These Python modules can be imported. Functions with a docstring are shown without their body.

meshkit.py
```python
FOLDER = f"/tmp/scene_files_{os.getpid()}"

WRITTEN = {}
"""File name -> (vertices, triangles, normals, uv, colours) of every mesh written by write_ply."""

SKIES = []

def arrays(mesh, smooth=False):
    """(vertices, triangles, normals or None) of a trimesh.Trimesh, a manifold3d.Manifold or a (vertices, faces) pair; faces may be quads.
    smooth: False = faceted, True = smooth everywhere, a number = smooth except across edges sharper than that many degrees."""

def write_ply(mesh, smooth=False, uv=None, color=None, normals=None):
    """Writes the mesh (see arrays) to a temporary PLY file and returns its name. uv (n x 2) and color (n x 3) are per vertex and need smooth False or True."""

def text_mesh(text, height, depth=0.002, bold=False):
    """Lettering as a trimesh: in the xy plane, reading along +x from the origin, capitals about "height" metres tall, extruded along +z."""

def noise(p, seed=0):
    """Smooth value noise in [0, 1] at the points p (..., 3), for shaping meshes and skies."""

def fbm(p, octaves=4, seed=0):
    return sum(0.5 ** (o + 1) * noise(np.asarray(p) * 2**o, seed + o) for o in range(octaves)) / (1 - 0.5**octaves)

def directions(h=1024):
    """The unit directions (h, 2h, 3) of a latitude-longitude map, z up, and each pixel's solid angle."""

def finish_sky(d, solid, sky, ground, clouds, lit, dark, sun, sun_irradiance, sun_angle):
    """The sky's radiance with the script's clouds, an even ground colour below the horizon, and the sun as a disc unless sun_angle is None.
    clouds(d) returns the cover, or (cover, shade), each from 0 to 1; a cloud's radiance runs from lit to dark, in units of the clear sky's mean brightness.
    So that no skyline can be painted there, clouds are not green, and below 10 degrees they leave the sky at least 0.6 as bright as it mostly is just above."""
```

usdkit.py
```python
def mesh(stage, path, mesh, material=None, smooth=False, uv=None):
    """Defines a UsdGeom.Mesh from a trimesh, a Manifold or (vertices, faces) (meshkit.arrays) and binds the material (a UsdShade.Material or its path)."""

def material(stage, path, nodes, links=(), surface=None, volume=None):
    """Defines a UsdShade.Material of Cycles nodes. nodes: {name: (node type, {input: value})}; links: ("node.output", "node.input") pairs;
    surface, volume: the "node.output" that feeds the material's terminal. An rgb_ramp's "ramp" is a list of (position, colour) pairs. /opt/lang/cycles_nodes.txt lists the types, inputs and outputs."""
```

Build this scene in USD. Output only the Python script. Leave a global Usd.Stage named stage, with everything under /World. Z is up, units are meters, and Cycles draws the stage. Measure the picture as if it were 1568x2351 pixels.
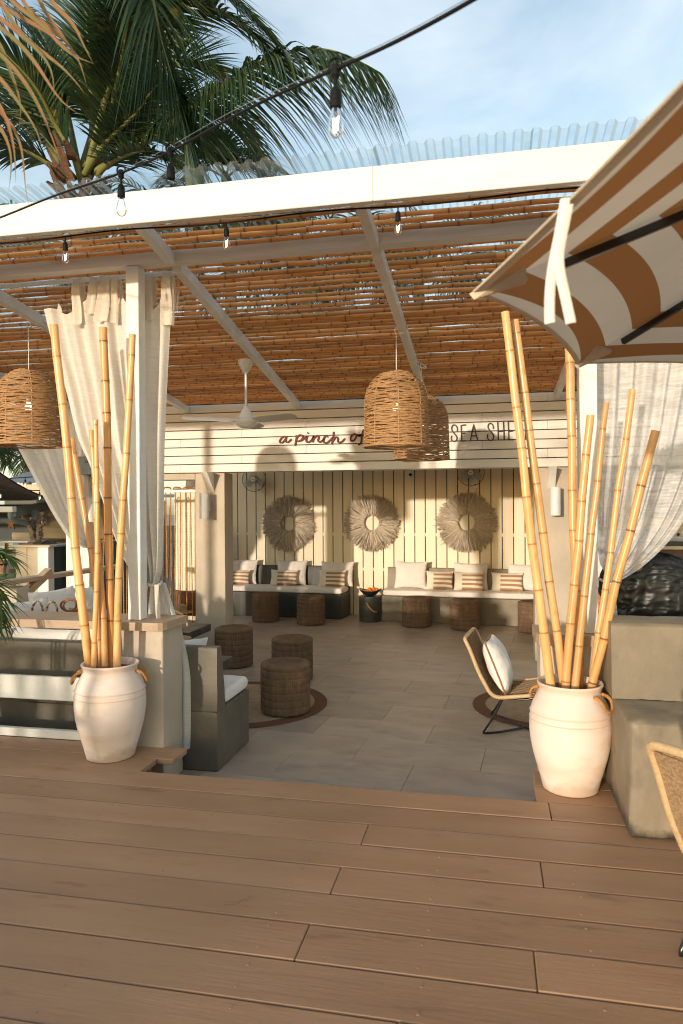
import math, random
import numpy as np, trimesh, manifold3d as m3, usdkit, meshkit
from numpy import array as A
from pxr import Usd, UsdGeom, UsdLux, UsdShade, Sdf, Gf, Vt

# ------------------------------------------------------------------ camera, sky, sun
stage = Usd.Stage.CreateInMemory()
UsdGeom.SetStageUpAxis(stage, 'Z'); UsdGeom.SetStageMetersPerUnit(stage, 1.0)
UsdGeom.Xform.Define(stage, '/World'); UsdGeom.Scope.Define(stage, '/World/Looks')
YAW, PITCH, ROLL, EYE = 11.81, -.29, -.32, A([0, 0, 1.65])
FPX = 2850 / 1.7425                      # focal length in pixels of a 1568 x 2351 picture
EXPOSURE = 0.62
SUN_AZ, SUN_EL = math.radians(-162.0), math.radians(5.8)      # behind the camera, to its left
SUN_INT, SUN_COL, SKY_STR = .60, (1.0, .86, .70), .15


def _axes():
    y, p, r = np.radians([YAW, PITCH, ROLL])
    fw = A([-np.sin(y) * np.cos(p), np.cos(y) * np.cos(p), np.sin(p)])
    rt = A([np.cos(y), np.sin(y), 0.]); up = np.cross(rt, fw)
    rt2 = np.cos(r) * rt + np.sin(r) * up
    return rt2, np.cross(rt2, fw), fw


RT, UP, FW = _axes()
cam = UsdGeom.Camera.Define(stage, '/World/camera')
cam.CreateHorizontalApertureAttr(24.0); cam.CreateVerticalApertureAttr(36.0)
cam.CreateFocalLengthAttr(24.0 * 2850 / 2732)
cam.CreateFStopAttr(4.0); cam.CreateFocusDistanceAttr(6.0)
cam.CreateExposureAttr(EXPOSURE); cam.CreateClippingRangeAttr(Gf.Vec2f(.05, 5000))
M = np.eye(4); M[0, :3], M[1, :3], M[2, :3], M[3, :3] = RT, UP, -FW, EYE
cam.AddTransformOp().Set(Gf.Matrix4d(*M.ravel().tolist()))
SUN = A([math.sin(SUN_AZ) * math.cos(SUN_EL), math.cos(SUN_AZ) * math.cos(SUN_EL), math.sin(SUN_EL)])

sky = usdkit.material(stage, '/World/Looks/sky', {
    's': ('sky_texture', dict(sky_type='single_scattering', sun_disc=False, sun_elevation=SUN_EL, sun_rotation=SUN_AZ, air_density=1.0, aerosol_density=1.2, ozone_density=1.6)),
    'tc': ('texture_coordinate', {}),
    'mp': ('mapping', dict(scale=(1.0, 1.0, 2.2), location=(.35, .2, .6))),
    'n': ('noise_texture', dict(scale=2.1, detail=6, roughness=.55, distortion=.35)),
    'r': ('map_range', dict(from_min=.40, from_max=.72, to_min=.14, to_max=.52, clamp=True)),
    'ti': ('mix', dict(mix_type='multiply', fac=1., color2=(1.46, 1.58, 1.50))), 'mx': ('mix', dict(color2=(6.5, 6.65, 6.7))),
    'b': ('background_shader', dict(strength=SKY_STR))},
    [('tc.generated', 'mp.vector'), ('mp.vector', 'n.vector'), ('n.fac', 'r.value'), ('r.result', 'mx.fac'), ('s.color', 'ti.color1'), ('ti.color', 'mx.color1'), ('mx.color', 'b.color')], surface='b.background')
dome = UsdLux.DomeLight.Define(stage, '/World/sky')
UsdShade.MaterialBindingAPI.Apply(dome.GetPrim()).Bind(sky)
dome.GetPrim().SetCustomDataByKey('kind', 'structure')
sun = UsdLux.DistantLight.Define(stage, '/World/sun')
sun.CreateNormalizeAttr(True); sun.CreateIntensityAttr(SUN_INT); sun.CreateAngleAttr(1.3); sun.CreateColorAttr(Gf.Vec3f(*SUN_COL))
z_ = SUN; x_ = np.cross([0, 0, 1.], z_); x_ /= np.linalg.norm(x_); y_ = np.cross(z_, x_)
M = np.eye(4); M[0, :3], M[1, :3], M[2, :3] = x_, y_, z_
sun.AddTransformOp().Set(Gf.Matrix4d(*M.ravel().tolist()))

# ------------------------------------------------------------------ where a sight line of the photograph meets a plane of the place
F = -.28                                  # the lounge floor lies below the deck (deck = 0)


def ray(px, py):
    return (px - 784) * RT - (py - 1175.5) * UP + FPX * FW


def at(px, py, X=None, Y=None, Z=None):
    d = ray(px, py); k, v = (0, X) if X is not None else (1, Y) if Y is not None else (2, Z)
    return EYE + d * ((v - EYE[k]) / d[k])


def full(x, y):
    return x / 1.7425, y / 1.7425


WU, WN, WO = A([.9972, -.0748, 0]), A([.0748, .9972, 0]), A([-2, 12.06, 0])   # the back wall stands 4.3 degrees askew


def W(u, v, z):
    return WO + u * WU + v * WN + A([0, 0, z])


def atW(px, py, v):
    d = ray(px, py); t = (WN @ (WO + v * WN) - WN @ EYE) / (WN @ d); q = EYE + d * t
    return A([(q - WO) @ WU, v, q[2]])


z2 = lambda x, y: full(600 + x * .5102, 1800 + y * .5102)
z3 = lambda x, y: full(1350 + x * .5102, 1800 + y * .5102)

# ------------------------------------------------------------------ mesh helpers (vertices, triangles)


def cat(ms):
    v, f, n = [], [], 0
    for a, b in ms:
        v.append(a); f.append(np.asarray(b) + n); n += len(a)
    return np.vstack(v), np.vstack(f)


def hull(p):
    m = m3.Manifold.hull_points(np.asarray(p, float)).to_mesh()
    return np.array(m.vert_properties[:, :3], float), np.array(m.tri_verts, int)


def box(x0, x1, y0, y1, z0, z1, c=.003):
    s = []
    c = min(c, .45 * min(x1 - x0, y1 - y0, z1 - z0))
    for x, dx in ((x0, c), (x1, -c)):
        for y, dy in ((y0, c), (y1, -c)):
            for z, dz in ((z0, c), (z1, -c)):
                s += [(x + dx, y + dy, z), (x + dx, y, z + dz), (x, y + dy, z + dz)]
    return hull(s)


def worn(m, amp=.004, L=.045, seed=0):
    """Hand-trowelled masonry: the faces wave a little and the edges are nibbled."""
    t = m3.Manifold(m3.Mesh(vert_properties=A(m[0], np.float32), tri_verts=A(m[1], np.uint32))).refine_to_length(L).to_mesh()
    v, f = np.array(t.vert_properties[:, :3], float), np.array(t.tri_verts, int)
    q = trimesh.Trimesh(v, f, process=False); n = q.vertex_normals
    lo, hi = v.min(0), v.max(0); e = np.sort(np.minimum(v - lo, hi - v), axis=1); edge = np.exp(-(e[:, 1] / .03) ** 2)
    return v + n * ((meshkit.fbm(v * 5.5, 3, seed) - .5) * 2 * amp - edge * np.maximum(0, meshkit.noise(v * 26, seed + 9) - .55) * amp * 4)[:, None], f


def frame_box(o, ux, uy, uz, sx, sy, sz, c=.003):
    """A bevelled box from corner o along three unit axes."""
    v, f = box(0, sx, 0, sy, 0, sz, c)
    v = o + v[:, :1] * A(ux) + v[:, 1:2] * A(uy) + v[:, 2:] * A(uz)
    return v, f if np.linalg.det(A([ux, uy, uz])) > 0 else f[:, ::-1]


def bar(p, q, w, h, up=(0, 0, 1), c=.003):
    """A bevelled bar from p to q, w wide and h high, its top centre line on p-q."""
    p, q = A(p, float), A(q, float); d = q - p; L = np.linalg.norm(d); d /= L
    s = np.cross(d, up); s /= np.linalg.norm(s); u = np.cross(s, d)
    return frame_box(p - s * w / 2 - u * h, d, s, u, L, w, h, c)


def smooth_path(p, n):
    from scipy.interpolate import CubicSpline
    p = A(p, float); t = np.r_[0, np.cumsum(np.linalg.norm(np.diff(p, axis=0), axis=1))]
    if len(p) == 2:
        s = np.linspace(0, 1, n)[:, None]; return p[0] * (1 - s) + p[1] * s
    return CubicSpline(t, p, bc_type='natural')(np.linspace(0, t[-1], n))


def tube(p, r, sides=8, closed=False, caps=True):
    p = A(p, float); n = len(p); r = np.broadcast_to(A(r, float), (n,))
    t = (np.roll(p, -1, 0) - np.roll(p, 1, 0)) if closed else np.gradient(p, axis=0)
    t /= np.linalg.norm(t, axis=1, keepdims=True) + 1e-12
    a = np.cross(t[0], [0, 0, 1.] if abs(t[0, 2]) < .9 else [1., 0, 0]); a /= np.linalg.norm(a)
    N = []
    for k in range(n):
        a = a - t[k] * (a @ t[k]); a /= np.linalg.norm(a) + 1e-12; N.append(a)
    N = A(N); Bn = np.cross(t, N); th = np.arange(sides) * 2 * np.pi / sides
    v = p[:, None] + r[:, None, None] * (np.cos(th)[None, :, None] * N[:, None] + np.sin(th)[None, :, None] * Bn[:, None])
    m = n if closed else n - 1
    i, j = np.meshgrid(np.arange(m), np.arange(sides), indexing='ij'); i2, j2 = (i + 1) % n, (j + 1) % sides
    a_, b_, c_, d_ = i * sides + j, i * sides + j2, i2 * sides + j2, i2 * sides + j
    f = np.vstack([np.stack([a_, b_, c_], -1).reshape(-1, 3), np.stack([a_, c_, d_], -1).reshape(-1, 3)])
    v = v.reshape(-1, 3)
    if caps and not closed:
        v = np.vstack([v, p[0], p[-1]]); k = np.arange(sides); k2 = (k + 1) % sides; o = (n - 1) * sides
        f = np.vstack([f, np.stack([np.full(sides, n * sides), k2, k], 1), np.stack([np.full(sides, n * sides + 1), o + k, o + k2], 1)])
    return v, f


def lathe(prof, n=32, c=(0, 0, 0), axis=None):
    prof = A(prof, float); m = len(prof); th = np.arange(n) * 2 * np.pi / n
    v = np.stack([prof[:, 0][:, None] * np.cos(th), prof[:, 0][:, None] * np.sin(th), np.broadcast_to(prof[:, 1][:, None], (m, n))], -1).reshape(-1, 3)
    i, j = np.meshgrid(np.arange(m - 1), np.arange(n), indexing='ij'); j2 = (j + 1) % n
    a, b, c_, d = i * n + j, i * n + j2, (i + 1) * n + j2, (i + 1) * n + j
    f = np.vstack([np.stack([a, b, c_], -1).reshape(-1, 3), np.stack([a, c_, d], -1).reshape(-1, 3)])
    if axis is not None:
        w = A(axis, float); w /= np.linalg.norm(w); x = np.cross(w, [0, 0, 1.] if abs(w[2]) < .9 else [1., 0, 0]); x /= np.linalg.norm(x); y = np.cross(w, x)
        v = v[:, :1] * x + v[:, 1:2] * y + v[:, 2:] * w
    return v + A(c, float), f


def sheet(P):
    """P: (m, n, 3) grid of points."""
    m, n = P.shape[:2]; i, j = np.meshgrid(np.arange(m - 1), np.arange(n - 1), indexing='ij'); a = i * n + j
    f = np.vstack([np.stack([a, a + 1, a + n + 1], -1).reshape(-1, 3), np.stack([a, a + n + 1, a + n], -1).reshape(-1, 3)])
    return P.reshape(-1, 3), f


def prism(poly, z0, z1):
    from shapely.geometry import Polygon
    m = trimesh.creation.extrude_polygon(Polygon(poly), z1 - z0, engine='earcut')
    return np.array(m.vertices) + [0, 0, z0], np.array(m.faces)


def rotz(a):
    c, s = math.cos(a), math.sin(a); return A([[c, -s, 0], [s, c, 0], [0, 0, 1.]])


def rotx(a):
    c, s = math.cos(a), math.sin(a); return A([[1., 0, 0], [0, c, -s], [0, s, c]])


def roty(a):
    c, s = math.cos(a), math.sin(a); return A([[c, 0, s], [0, 1., 0], [-s, 0, c]])


def mv(m, t=(0, 0, 0), R=None):
    v = m[0] if R is None else m[0] @ R.T
    return v + A(t, float), m[1]


# ------------------------------------------------------------------ prims
used, BASE = {}, {}


def numbered(path):
    k = used.get(path, 0); used[path] = k + 1
    return path if k == 0 else f'{path}_{k:03d}'


def data(p, **k):
    for a, b in k.items():
        if b: p.SetCustomDataByKey(a, b)


def thing(name, label, cat_, loc=(0, 0, 0), rz=0, group=None):
    x = UsdGeom.Xform.Define(stage, numbered('/World/' + name))
    x.AddTranslateOp().Set(Gf.Vec3d(*map(float, loc))); x.AddRotateZOp().Set(math.degrees(rz))
    data(x.GetPrim(), label=label, category=cat_, group=group)
    BASE[str(x.GetPath())] = A(loc, float)
    return x.GetPrim()


def setting(name):
    x = UsdGeom.Xform.Define(stage, numbered('/World/' + name)); data(x.GetPrim(), kind='structure'); return x.GetPrim()


def origin(p):
    while p.GetPath().pathElementCount > 2: p = p.GetParent()
    return BASE.get(str(p.GetPath()), A([0, 0, 0.]))


def part(name, m, mat, parent=None, smooth=False, world=False, label=None, pv=None, **k):
    """ONE mesh under parent (or /World). world: the vertices are world positions."""
    v, f = m
    if world and parent is not None: v = v - origin(parent)
    path = numbered((str(parent.GetPath()) if parent is not None else '/World') + '/' + name)
    g = usdkit.mesh(stage, path, (v, f), MATS[mat] if isinstance(mat, str) else mat, smooth=smooth)
    g.CreateDoubleSidedAttr(True)
    for nm, arr in (pv or {}).items():
        UsdGeom.PrimvarsAPI(g).CreatePrimvar(nm, Sdf.ValueTypeNames.FloatArray, 'vertex').Set(Vt.FloatArray.FromNumpy(A(arr, np.float32)))
    data(g.GetPrim(), label=label, **k)
    return g.GetPrim()


def solo(name, m, mat, label, cat_, group=None, **k):
    """A thing that is one mesh; its base is its origin."""
    v, f = m; o = A([(v[:, 0].min() + v[:, 0].max()) / 2, (v[:, 1].min() + v[:, 1].max()) / 2, v[:, 2].min()])
    t = thing(name, label, cat_, o, 0, group); part(k.pop('pname', name + '_body'), m, mat, t, world=True, **k)
    return t


def dup(root, loc, rz=0, label=None, group=None):
    r = thing(root.GetName().rsplit('_0', 1)[0] if root.GetName()[-3:].isdigit() else root.GetName(), label or root.GetCustomDataByKey('label'), root.GetCustomDataByKey('category'), loc, rz, group or root.GetCustomDataByKey('group'))
    r.GetReferences().AddInternalReference(root.GetPath()); r.SetInstanceable(True)
    return r


# ------------------------------------------------------------------ materials
MATS = {}


def mat(name, c1, c2=None, s=(3, 3, 3), lo=.35, hi=.65, rough=.6, bump=0., bs=(60, 60, 60), det=5, rnd=0., spec=.4, c3=None, s3=None, lo3=.6, hi3=.72, metal=0., coat=0., sheen=0., prim=None, primc=None, shift=True, trans=0., thr=None, bdist=.01, dist=0., foot=None):
    """Procedural paint, wood, stone, cloth: two tones by noise, a third by another noise, value varied per object, relief by fine noise; a mesh attribute may mark a printed or grown pattern."""
    c2 = c2 or c1
    N = {'tc': ('texture_coordinate', {}), 'oi': ('object_info', {}), 'of': ('vector_math', dict(math_type='scale', vector1=(37., 91., 53.))), 'ad': ('vector_math', dict(math_type='add')),
         'm1': ('mapping', dict(scale=s)), 'n1': ('noise_texture', dict(scale=1, detail=det, roughness=.6, distortion=dist)), 'r1': ('rgb_ramp', dict(ramp=[(lo, c1), (hi, c2)])),
         'p': ('principled_bsdf', dict(roughness=rough, specular_ior_level=spec, metallic=metal, coat_weight=coat, sheen_weight=sheen))}
    L = [('tc.object', 'ad.vector1'), ('ad.vector', 'm1.vector'), ('m1.vector', 'n1.vector'), ('n1.fac', 'r1.fac')]
    if shift: L += [('oi.random', 'of.scale'), ('of.vector', 'ad.vector2')]
    col = 'r1.color'
    if c3:
        N |= {'m3': ('mapping', dict(scale=s3 or s, location=(7, 3, 1))), 'n3': ('noise_texture', dict(scale=1, detail=4, roughness=.6)), 'q3': ('map_range', dict(from_min=lo3, from_max=hi3, clamp=True)), 'x3': ('mix', dict(color2=c3))}
        L += [('ad.vector', 'm3.vector'), ('m3.vector', 'n3.vector'), ('n3.fac', 'q3.value'), ('q3.result', 'x3.fac'), (col, 'x3.color1')]; col = 'x3.color'
    if foot:                               # splash stains rising unevenly from the foot of a thing
        N |= {'sx': ('separate_xyz', {}), 'nf': ('noise_texture', dict(scale=5., detail=4, roughness=.6)), 'mf': ('math', dict(math_type='multiply_add', value2=.30)), 'ng': ('math', dict(math_type='multiply', value2=-1.)), 'qf': ('map_range', dict(from_min=-foot[0] - .17, from_max=-foot[0] - .10, clamp=True)), 'xf': ('mix', dict(color2=foot[1]))}
        L += [('tc.object', 'sx.vector'), ('tc.object', 'nf.vector'), ('sx.z', 'ng.value1'), ('nf.fac', 'mf.value1'), ('ng.value', 'mf.value3'), ('mf.value', 'qf.value'), ('qf.result', 'xf.fac'), (col, 'xf.color1')]; col = 'xf.color'
    if prim:
        N |= {'at': ('attribute', dict(attribute=prim)), 'xa': ('mix', dict(color2=primc))}
        if thr is not None:
            N |= {'th': ('math', dict(math_type='greater_than', value2=thr))}; L += [('at.fac', 'th.value1'), ('th.value', 'xa.fac')]
        else: L += [('at.fac', 'xa.fac')]
        L += [(col, 'xa.color1')]; col = 'xa.color'
    if rnd:
        N |= {'wn': ('math', dict(math_type='multiply_add', value2=2 * rnd, value3=1 - rnd)), 'hv': ('hsv', {})}
        L += [('oi.random', 'wn.value1'), ('wn.value', 'hv.value'), (col, 'hv.color')]; col = 'hv.color'
    L.append((col, 'p.base_color'))
    if bump:
        N |= {'m2': ('mapping', dict(scale=bs)), 'n2': ('noise_texture', dict(scale=1, detail=4, roughness=.6)), 'b': ('bump', dict(strength=bump, distance=bdist))}
        L += [('ad.vector', 'm2.vector'), ('m2.vector', 'n2.vector'), ('n2.fac', 'b.height'), ('b.normal', 'p.normal')]
    out = 'p.BSDF'
    if trans:
        N |= {'tl': ('translucent_bsdf', {}), 'mc': ('mix_closure', dict(fac=trans))}; L += [(col, 'tl.color'), ('p.BSDF', 'mc.closure1'), ('tl.BSDF', 'mc.closure2')]; out = 'mc.closure'
    MATS[name] = usdkit.material(stage, '/World/Looks/' + name, N, L, surface=out)


mat('white_paint', (.78, .745, .68), (.72, .68, .61), s=(1.2, 6, 6), rough=.45, bump=.15, bs=(4, 50, 50), c3=(.62, .54, .43), s3=(2, 2, 9), lo3=.66, hi3=.85)
mat('fascia_paint', (.77, .71, .625), (.73, .665, .575), s=(1, 5, 5), rough=.5, bump=.12, bs=(4, 60, 60), rnd=.04)
mat('cream_paint', (.80, .68, .49), (.76, .635, .445), s=(5, 5, 1), rough=.5, bump=.12, bs=(60, 60, 4), rnd=.06)
mat('stucco', (.53, .445, .345), (.43, .355, .27), s=(2.5, 2.5, 1.6), rough=.75, bump=.35, bs=(30, 30, 18), c3=(.44, .35, .26), s3=(4, 4, 2), lo3=.60, hi3=.8)
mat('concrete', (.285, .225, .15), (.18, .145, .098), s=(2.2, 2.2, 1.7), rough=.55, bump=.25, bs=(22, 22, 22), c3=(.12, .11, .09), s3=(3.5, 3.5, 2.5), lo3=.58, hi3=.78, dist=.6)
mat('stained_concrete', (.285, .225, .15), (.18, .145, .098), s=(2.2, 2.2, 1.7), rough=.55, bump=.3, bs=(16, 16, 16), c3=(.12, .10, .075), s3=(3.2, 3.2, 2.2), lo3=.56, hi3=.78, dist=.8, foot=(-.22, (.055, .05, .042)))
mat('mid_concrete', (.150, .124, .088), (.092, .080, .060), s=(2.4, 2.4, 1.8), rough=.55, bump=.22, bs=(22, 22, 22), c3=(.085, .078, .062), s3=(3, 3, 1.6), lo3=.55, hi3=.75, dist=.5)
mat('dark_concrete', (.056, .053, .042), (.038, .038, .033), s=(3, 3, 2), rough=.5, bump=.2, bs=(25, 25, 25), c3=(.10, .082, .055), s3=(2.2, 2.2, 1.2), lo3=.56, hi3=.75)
mat('deck_paint', (.365, .215, .125), (.315, .178, .100), s=(1.1, 6, 6), rough=.5, bump=.22, bs=(5, 60, 60), c3=(.17, .095, .05), s3=(2.5, 10, 10), lo3=.60, hi3=.80, rnd=.13, bdist=.006)
mat('cap_wood', (.44, .31, .20), (.40, .275, .175), s=(1, 12, 12), rough=.45, bump=.15, bs=(5, 80, 80))
mat('tile', (.41, .33, .258), (.335, .27, .21), s=(2.6, 4.5, 4.5), lo=.38, hi=.62, rough=.42, bump=.12, bs=(10, 40, 40), c3=(.22, .17, .135), s3=(2.5, 5, 5), lo3=.56, hi3=.82, rnd=.09)
mat('grout', (.16, .13, .105), rough=.8)
mat('ceiling_bamboo', (.77, .345, .098), (.62, .245, .060), s=(5, 30, 30), rough=.38, bump=.1, bs=(20, 200, 200), c3=(.17, .055, .018), s3=(6, 12, 12), lo3=.66, hi3=.78, rnd=.27, prim='nod', primc=(.20, .075, .02), spec=.5)
mat('pale_bamboo', (.74, .42, .175), (.63, .325, .115), s=(9, 9, 1.6), rough=.32, bump=.06, bs=(60, 60, 10), c3=(.42, .20, .06), s3=(14, 14, 5), lo3=.58, hi3=.78, rnd=.17, prim='nod', primc=(.34, .16, .05), spec=.5)
mat('burnt_bamboo', (.70, .385, .15), (.58, .285, .095), s=(9, 9, 1.6), rough=.32, c3=(.42, .20, .06), s3=(14, 14, 5), lo3=.60, hi3=.78, prim='nod', primc=(.11, .04, .014))
mat('rattan_cord', (.47, .275, .13), (.34, .185, .08), s=(40, 40, 40), rough=.6, bump=.3, bs=(150, 150, 150))
mat('seagrass', (.19, .115, .063), (.13, .076, .041), s=(25, 25, 5), rough=.75, bump=.3, bs=(150, 150, 20), c3=(.30, .18, .09), s3=(6, 6, 4), lo3=.6, hi3=.8, rnd=.08)
mat('twig', (.60, .50, .385), (.46, .375, .28), s=(20, 20, 20), rough=.8)
mat('rope', (.52, .26, .075), (.40, .18, .045), s=(60, 60, 20), rough=.8, bump=.5, bs=(200, 200, 90))
mat('jute', (.40, .285, .175), (.31, .215, .13), s=(14, 14, 14), rough=.9, bump=.6, bs=(90, 90, 90), prim='edge', primc=(.15, .068, .032), thr=.5)
mat('white_cloth', (.80, .765, .72), (.76, .72, .67), s=(3, 3, 3), rough=.85, bump=.25, bs=(14, 14, 14), sheen=.15, spec=.2, bdist=.02)
mat('blush_cloth', (.74, .665, .60), (.70, .62, .55), s=(3, 3, 3), rough=.85, bump=.2, bs=(14, 14, 14), sheen=.1, spec=.2, bdist=.02)
mat('striped_cloth', (.72, .63, .50), (.68, .58, .45), s=(4, 4, 4), rough=.85, bump=.2, bs=(18, 18, 18), spec=.2, prim='stripe', primc=(.36, .205, .115), thr=.5)
mat('grey_cloth', (.42, .40, .36), (.36, .34, .31), s=(3, 3, 3), rough=.9, bump=.2, bs=(20, 20, 20), spec=.2)
mat('braid', (.36, .18, .07), (.26, .12, .04), s=(90, 90, 90), rough=.8)
mat('clay', (.78, .675, .60), (.72, .585, .495), s=(1.6, 1.6, 5), rough=.7, bump=.2, bs=(9, 9, 50), c3=(.70, .50, .37), s3=(2.2, 2.2, 7), lo3=.50, hi3=.74, prim='nod', primc=(.64, .46, .345), spec=.3, foot=(-.235, (.55, .42, .32)))
mat('clay_inside', (.40, .26, .18), (.33, .21, .145), s=(3, 3, 6), rough=.8)
mat('rattan_weave', (.40, .265, .15), (.26, .165, .09), s=(90, 90, 90), lo=.42, hi=.58, rough=.65, bump=.6, bs=(220, 220, 220), bdist=.004)
mat('wrapped_cane', (.60, .42, .235), (.50, .335, .17), s=(70, 70, 70), rough=.5, bump=.4, bs=(240, 240, 240), bdist=.003)
mat('black_metal', (.012, .014, .016), rough=.22, spec=.6)
mat('black_rubber', (.010, .010, .011), rough=.6, spec=.12)
mat('umbrella_cloth', (.66, .56, .44), (.62, .525, .41), s=(5, 5, 5), rough=.85, bump=.1, bs=(300, 300, 300), spec=.15, prim='stripe', primc=(.31, .135, .045), thr=.0, trans=.30)
mat('umbrella_hem', (.70, .60, .47), rough=.85, spec=.15, trans=.25)
mat('white_enamel', (.78, .76, .72), rough=.25, spec=.5)
mat('grey_fan_blade', (.56, .53, .49), rough=.4)
mat('brushed_steel', (.70, .68, .65), (.64, .62, .59), s=(20, 20, 3), rough=.4)
mat('copper', (.15, .030, .012), rough=.5, spec=.15)
mat('dark_iron', (.06, .05, .042), rough=.45, metal=.2)
mat('dark_wood', (.135, .062, .03), (.075, .034, .018), s=(2, 20, 20), rough=.5, bump=.2, bs=(5, 60, 60), rnd=.15)
mat('dark_paint', (.035, .045, .042), (.025, .032, .03), s=(4, 4, 1), rough=.6)
mat('grey_paint', (.30, .33, .33), (.26, .29, .29), s=(3, 3, 3), rough=.5)
mat('siding_paint', (.58, .46, .30), (.52, .41, .27), s=(1, 1, 6), rough=.6, rnd=.04)
mat('sail_cloth', (.030, .016, .010), (.024, .013, .008), s=(3, 3, 3), rough=.9, trans=.08)
mat('teal_paint', (.05, .21, .17), rough=.5)
mat('galvanised', (.34, .36, .37), (.27, .29, .30), s=(3, 3, 1), rough=.45, metal=.5)
mat('driftwood', (.34, .25, .175), (.20, .14, .095), s=(9, 9, 3), rough=.8, bump=.6, bs=(30, 30, 10))
mat('wood_counter', (.36, .17, .065), (.24, .10, .036), s=(2, 14, 14), rough=.45, rnd=.2, c3=(.12, .05, .02), s3=(3, 18, 18), lo3=.6, hi3=.72)
mat('skin', (.52, .24, .13), (.48, .21, .11), s=(8, 8, 8), rough=.5)
mat('pale_skin', (.56, .32, .22), (.52, .28, .19), s=(8, 8, 8), rough=.5)
mat('grey_hair', (.42, .38, .33), (.32, .28, .24), s=(30, 30, 30), rough=.7)
mat('dark_hair', (.05, .03, .02), rough=.6)
mat('green_shirt', (.26, .36, .16), (.12, .20, .12), s=(18, 18, 18), rough=.85)
mat('white_shirt', (.72, .70, .68), rough=.85)
mat('dark_trousers', (.05, .05, .06), rough=.9)
mat('orange_peel', (.62, .19, .02), rough=.4, bump=.2, bs=(200, 200, 200))
mat('leather', (.20, .085, .03), (.13, .05, .018), s=(9, 9, 9), rough=.5)
mat('straw', (.46, .34, .21), (.37, .26, .15), s=(30, 30, 30), rough=.85, bump=.5, bs=(90, 90, 90))
mat('beads', (.42, .27, .15), (.05, .025, .012), s=(45, 45, 45), lo=.47, hi=.53, rough=.5)
mat('tan_wood', (.24, .09, .03), rough=.35)
mat('palm_leaf', (.020, .052, .024), (.046, .078, .022), s=(1.4, 1.4, 1.4), rough=.42, spec=.5, c3=(.20, .16, .035), s3=(3.5, 3.5, 3.5), lo3=.60, hi3=.72, trans=.18)
mat('palm_leaf_far', (.035, .070, .025), (.065, .095, .030), s=(1, 1, 1), rough=.5, trans=.2)
mat('palm_rib', (.17, .165, .045), (.12, .125, .035), s=(3, 3, 3), rough=.5)
mat('palm_husk', (.15, .078, .042), (.08, .042, .025), s=(6, 6, 6), rough=.9, bump=.8, bs=(25, 25, 25), bdist=.03)
mat('palm_bark', (.22, .17, .125), (.15, .115, .085), s=(4, 4, 14), rough=.9, bump=.6, bs=(12, 12, 40), bdist=.03)
mat('dry_leaf', (.27, .135, .055), (.17, .15, .045), s=(6, 6, 6), lo=.42, hi=.6, rough=.6, trans=.2, c3=(.22, .085, .045), s3=(9, 9, 9), lo3=.55, hi3=.7)
mat('areca_leaf', (.045, .115, .03), (.09, .16, .03), s=(4, 4, 4), rough=.35, trans=.25)
mat('shrub_leaf', (.04, .075, .022), (.075, .10, .03), s=(5, 5, 5), rough=.5, trans=.2, rnd=.1)
mat('sand', (.33, .27, .20), (.26, .21, .155), s=(.8, .8, .8), rough=.95, bump=.4, bs=(15, 15, 15))
mat('paper', (.68, .62, .46), rough=.9)
mat('blue_paper', (.34, .50, .46), rough=.9)
mat('soap_white', (.62, .60, .56), rough=.35)
mat('amber_bottle', (.10, .06, .03), rough=.15, spec=.6)


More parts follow.
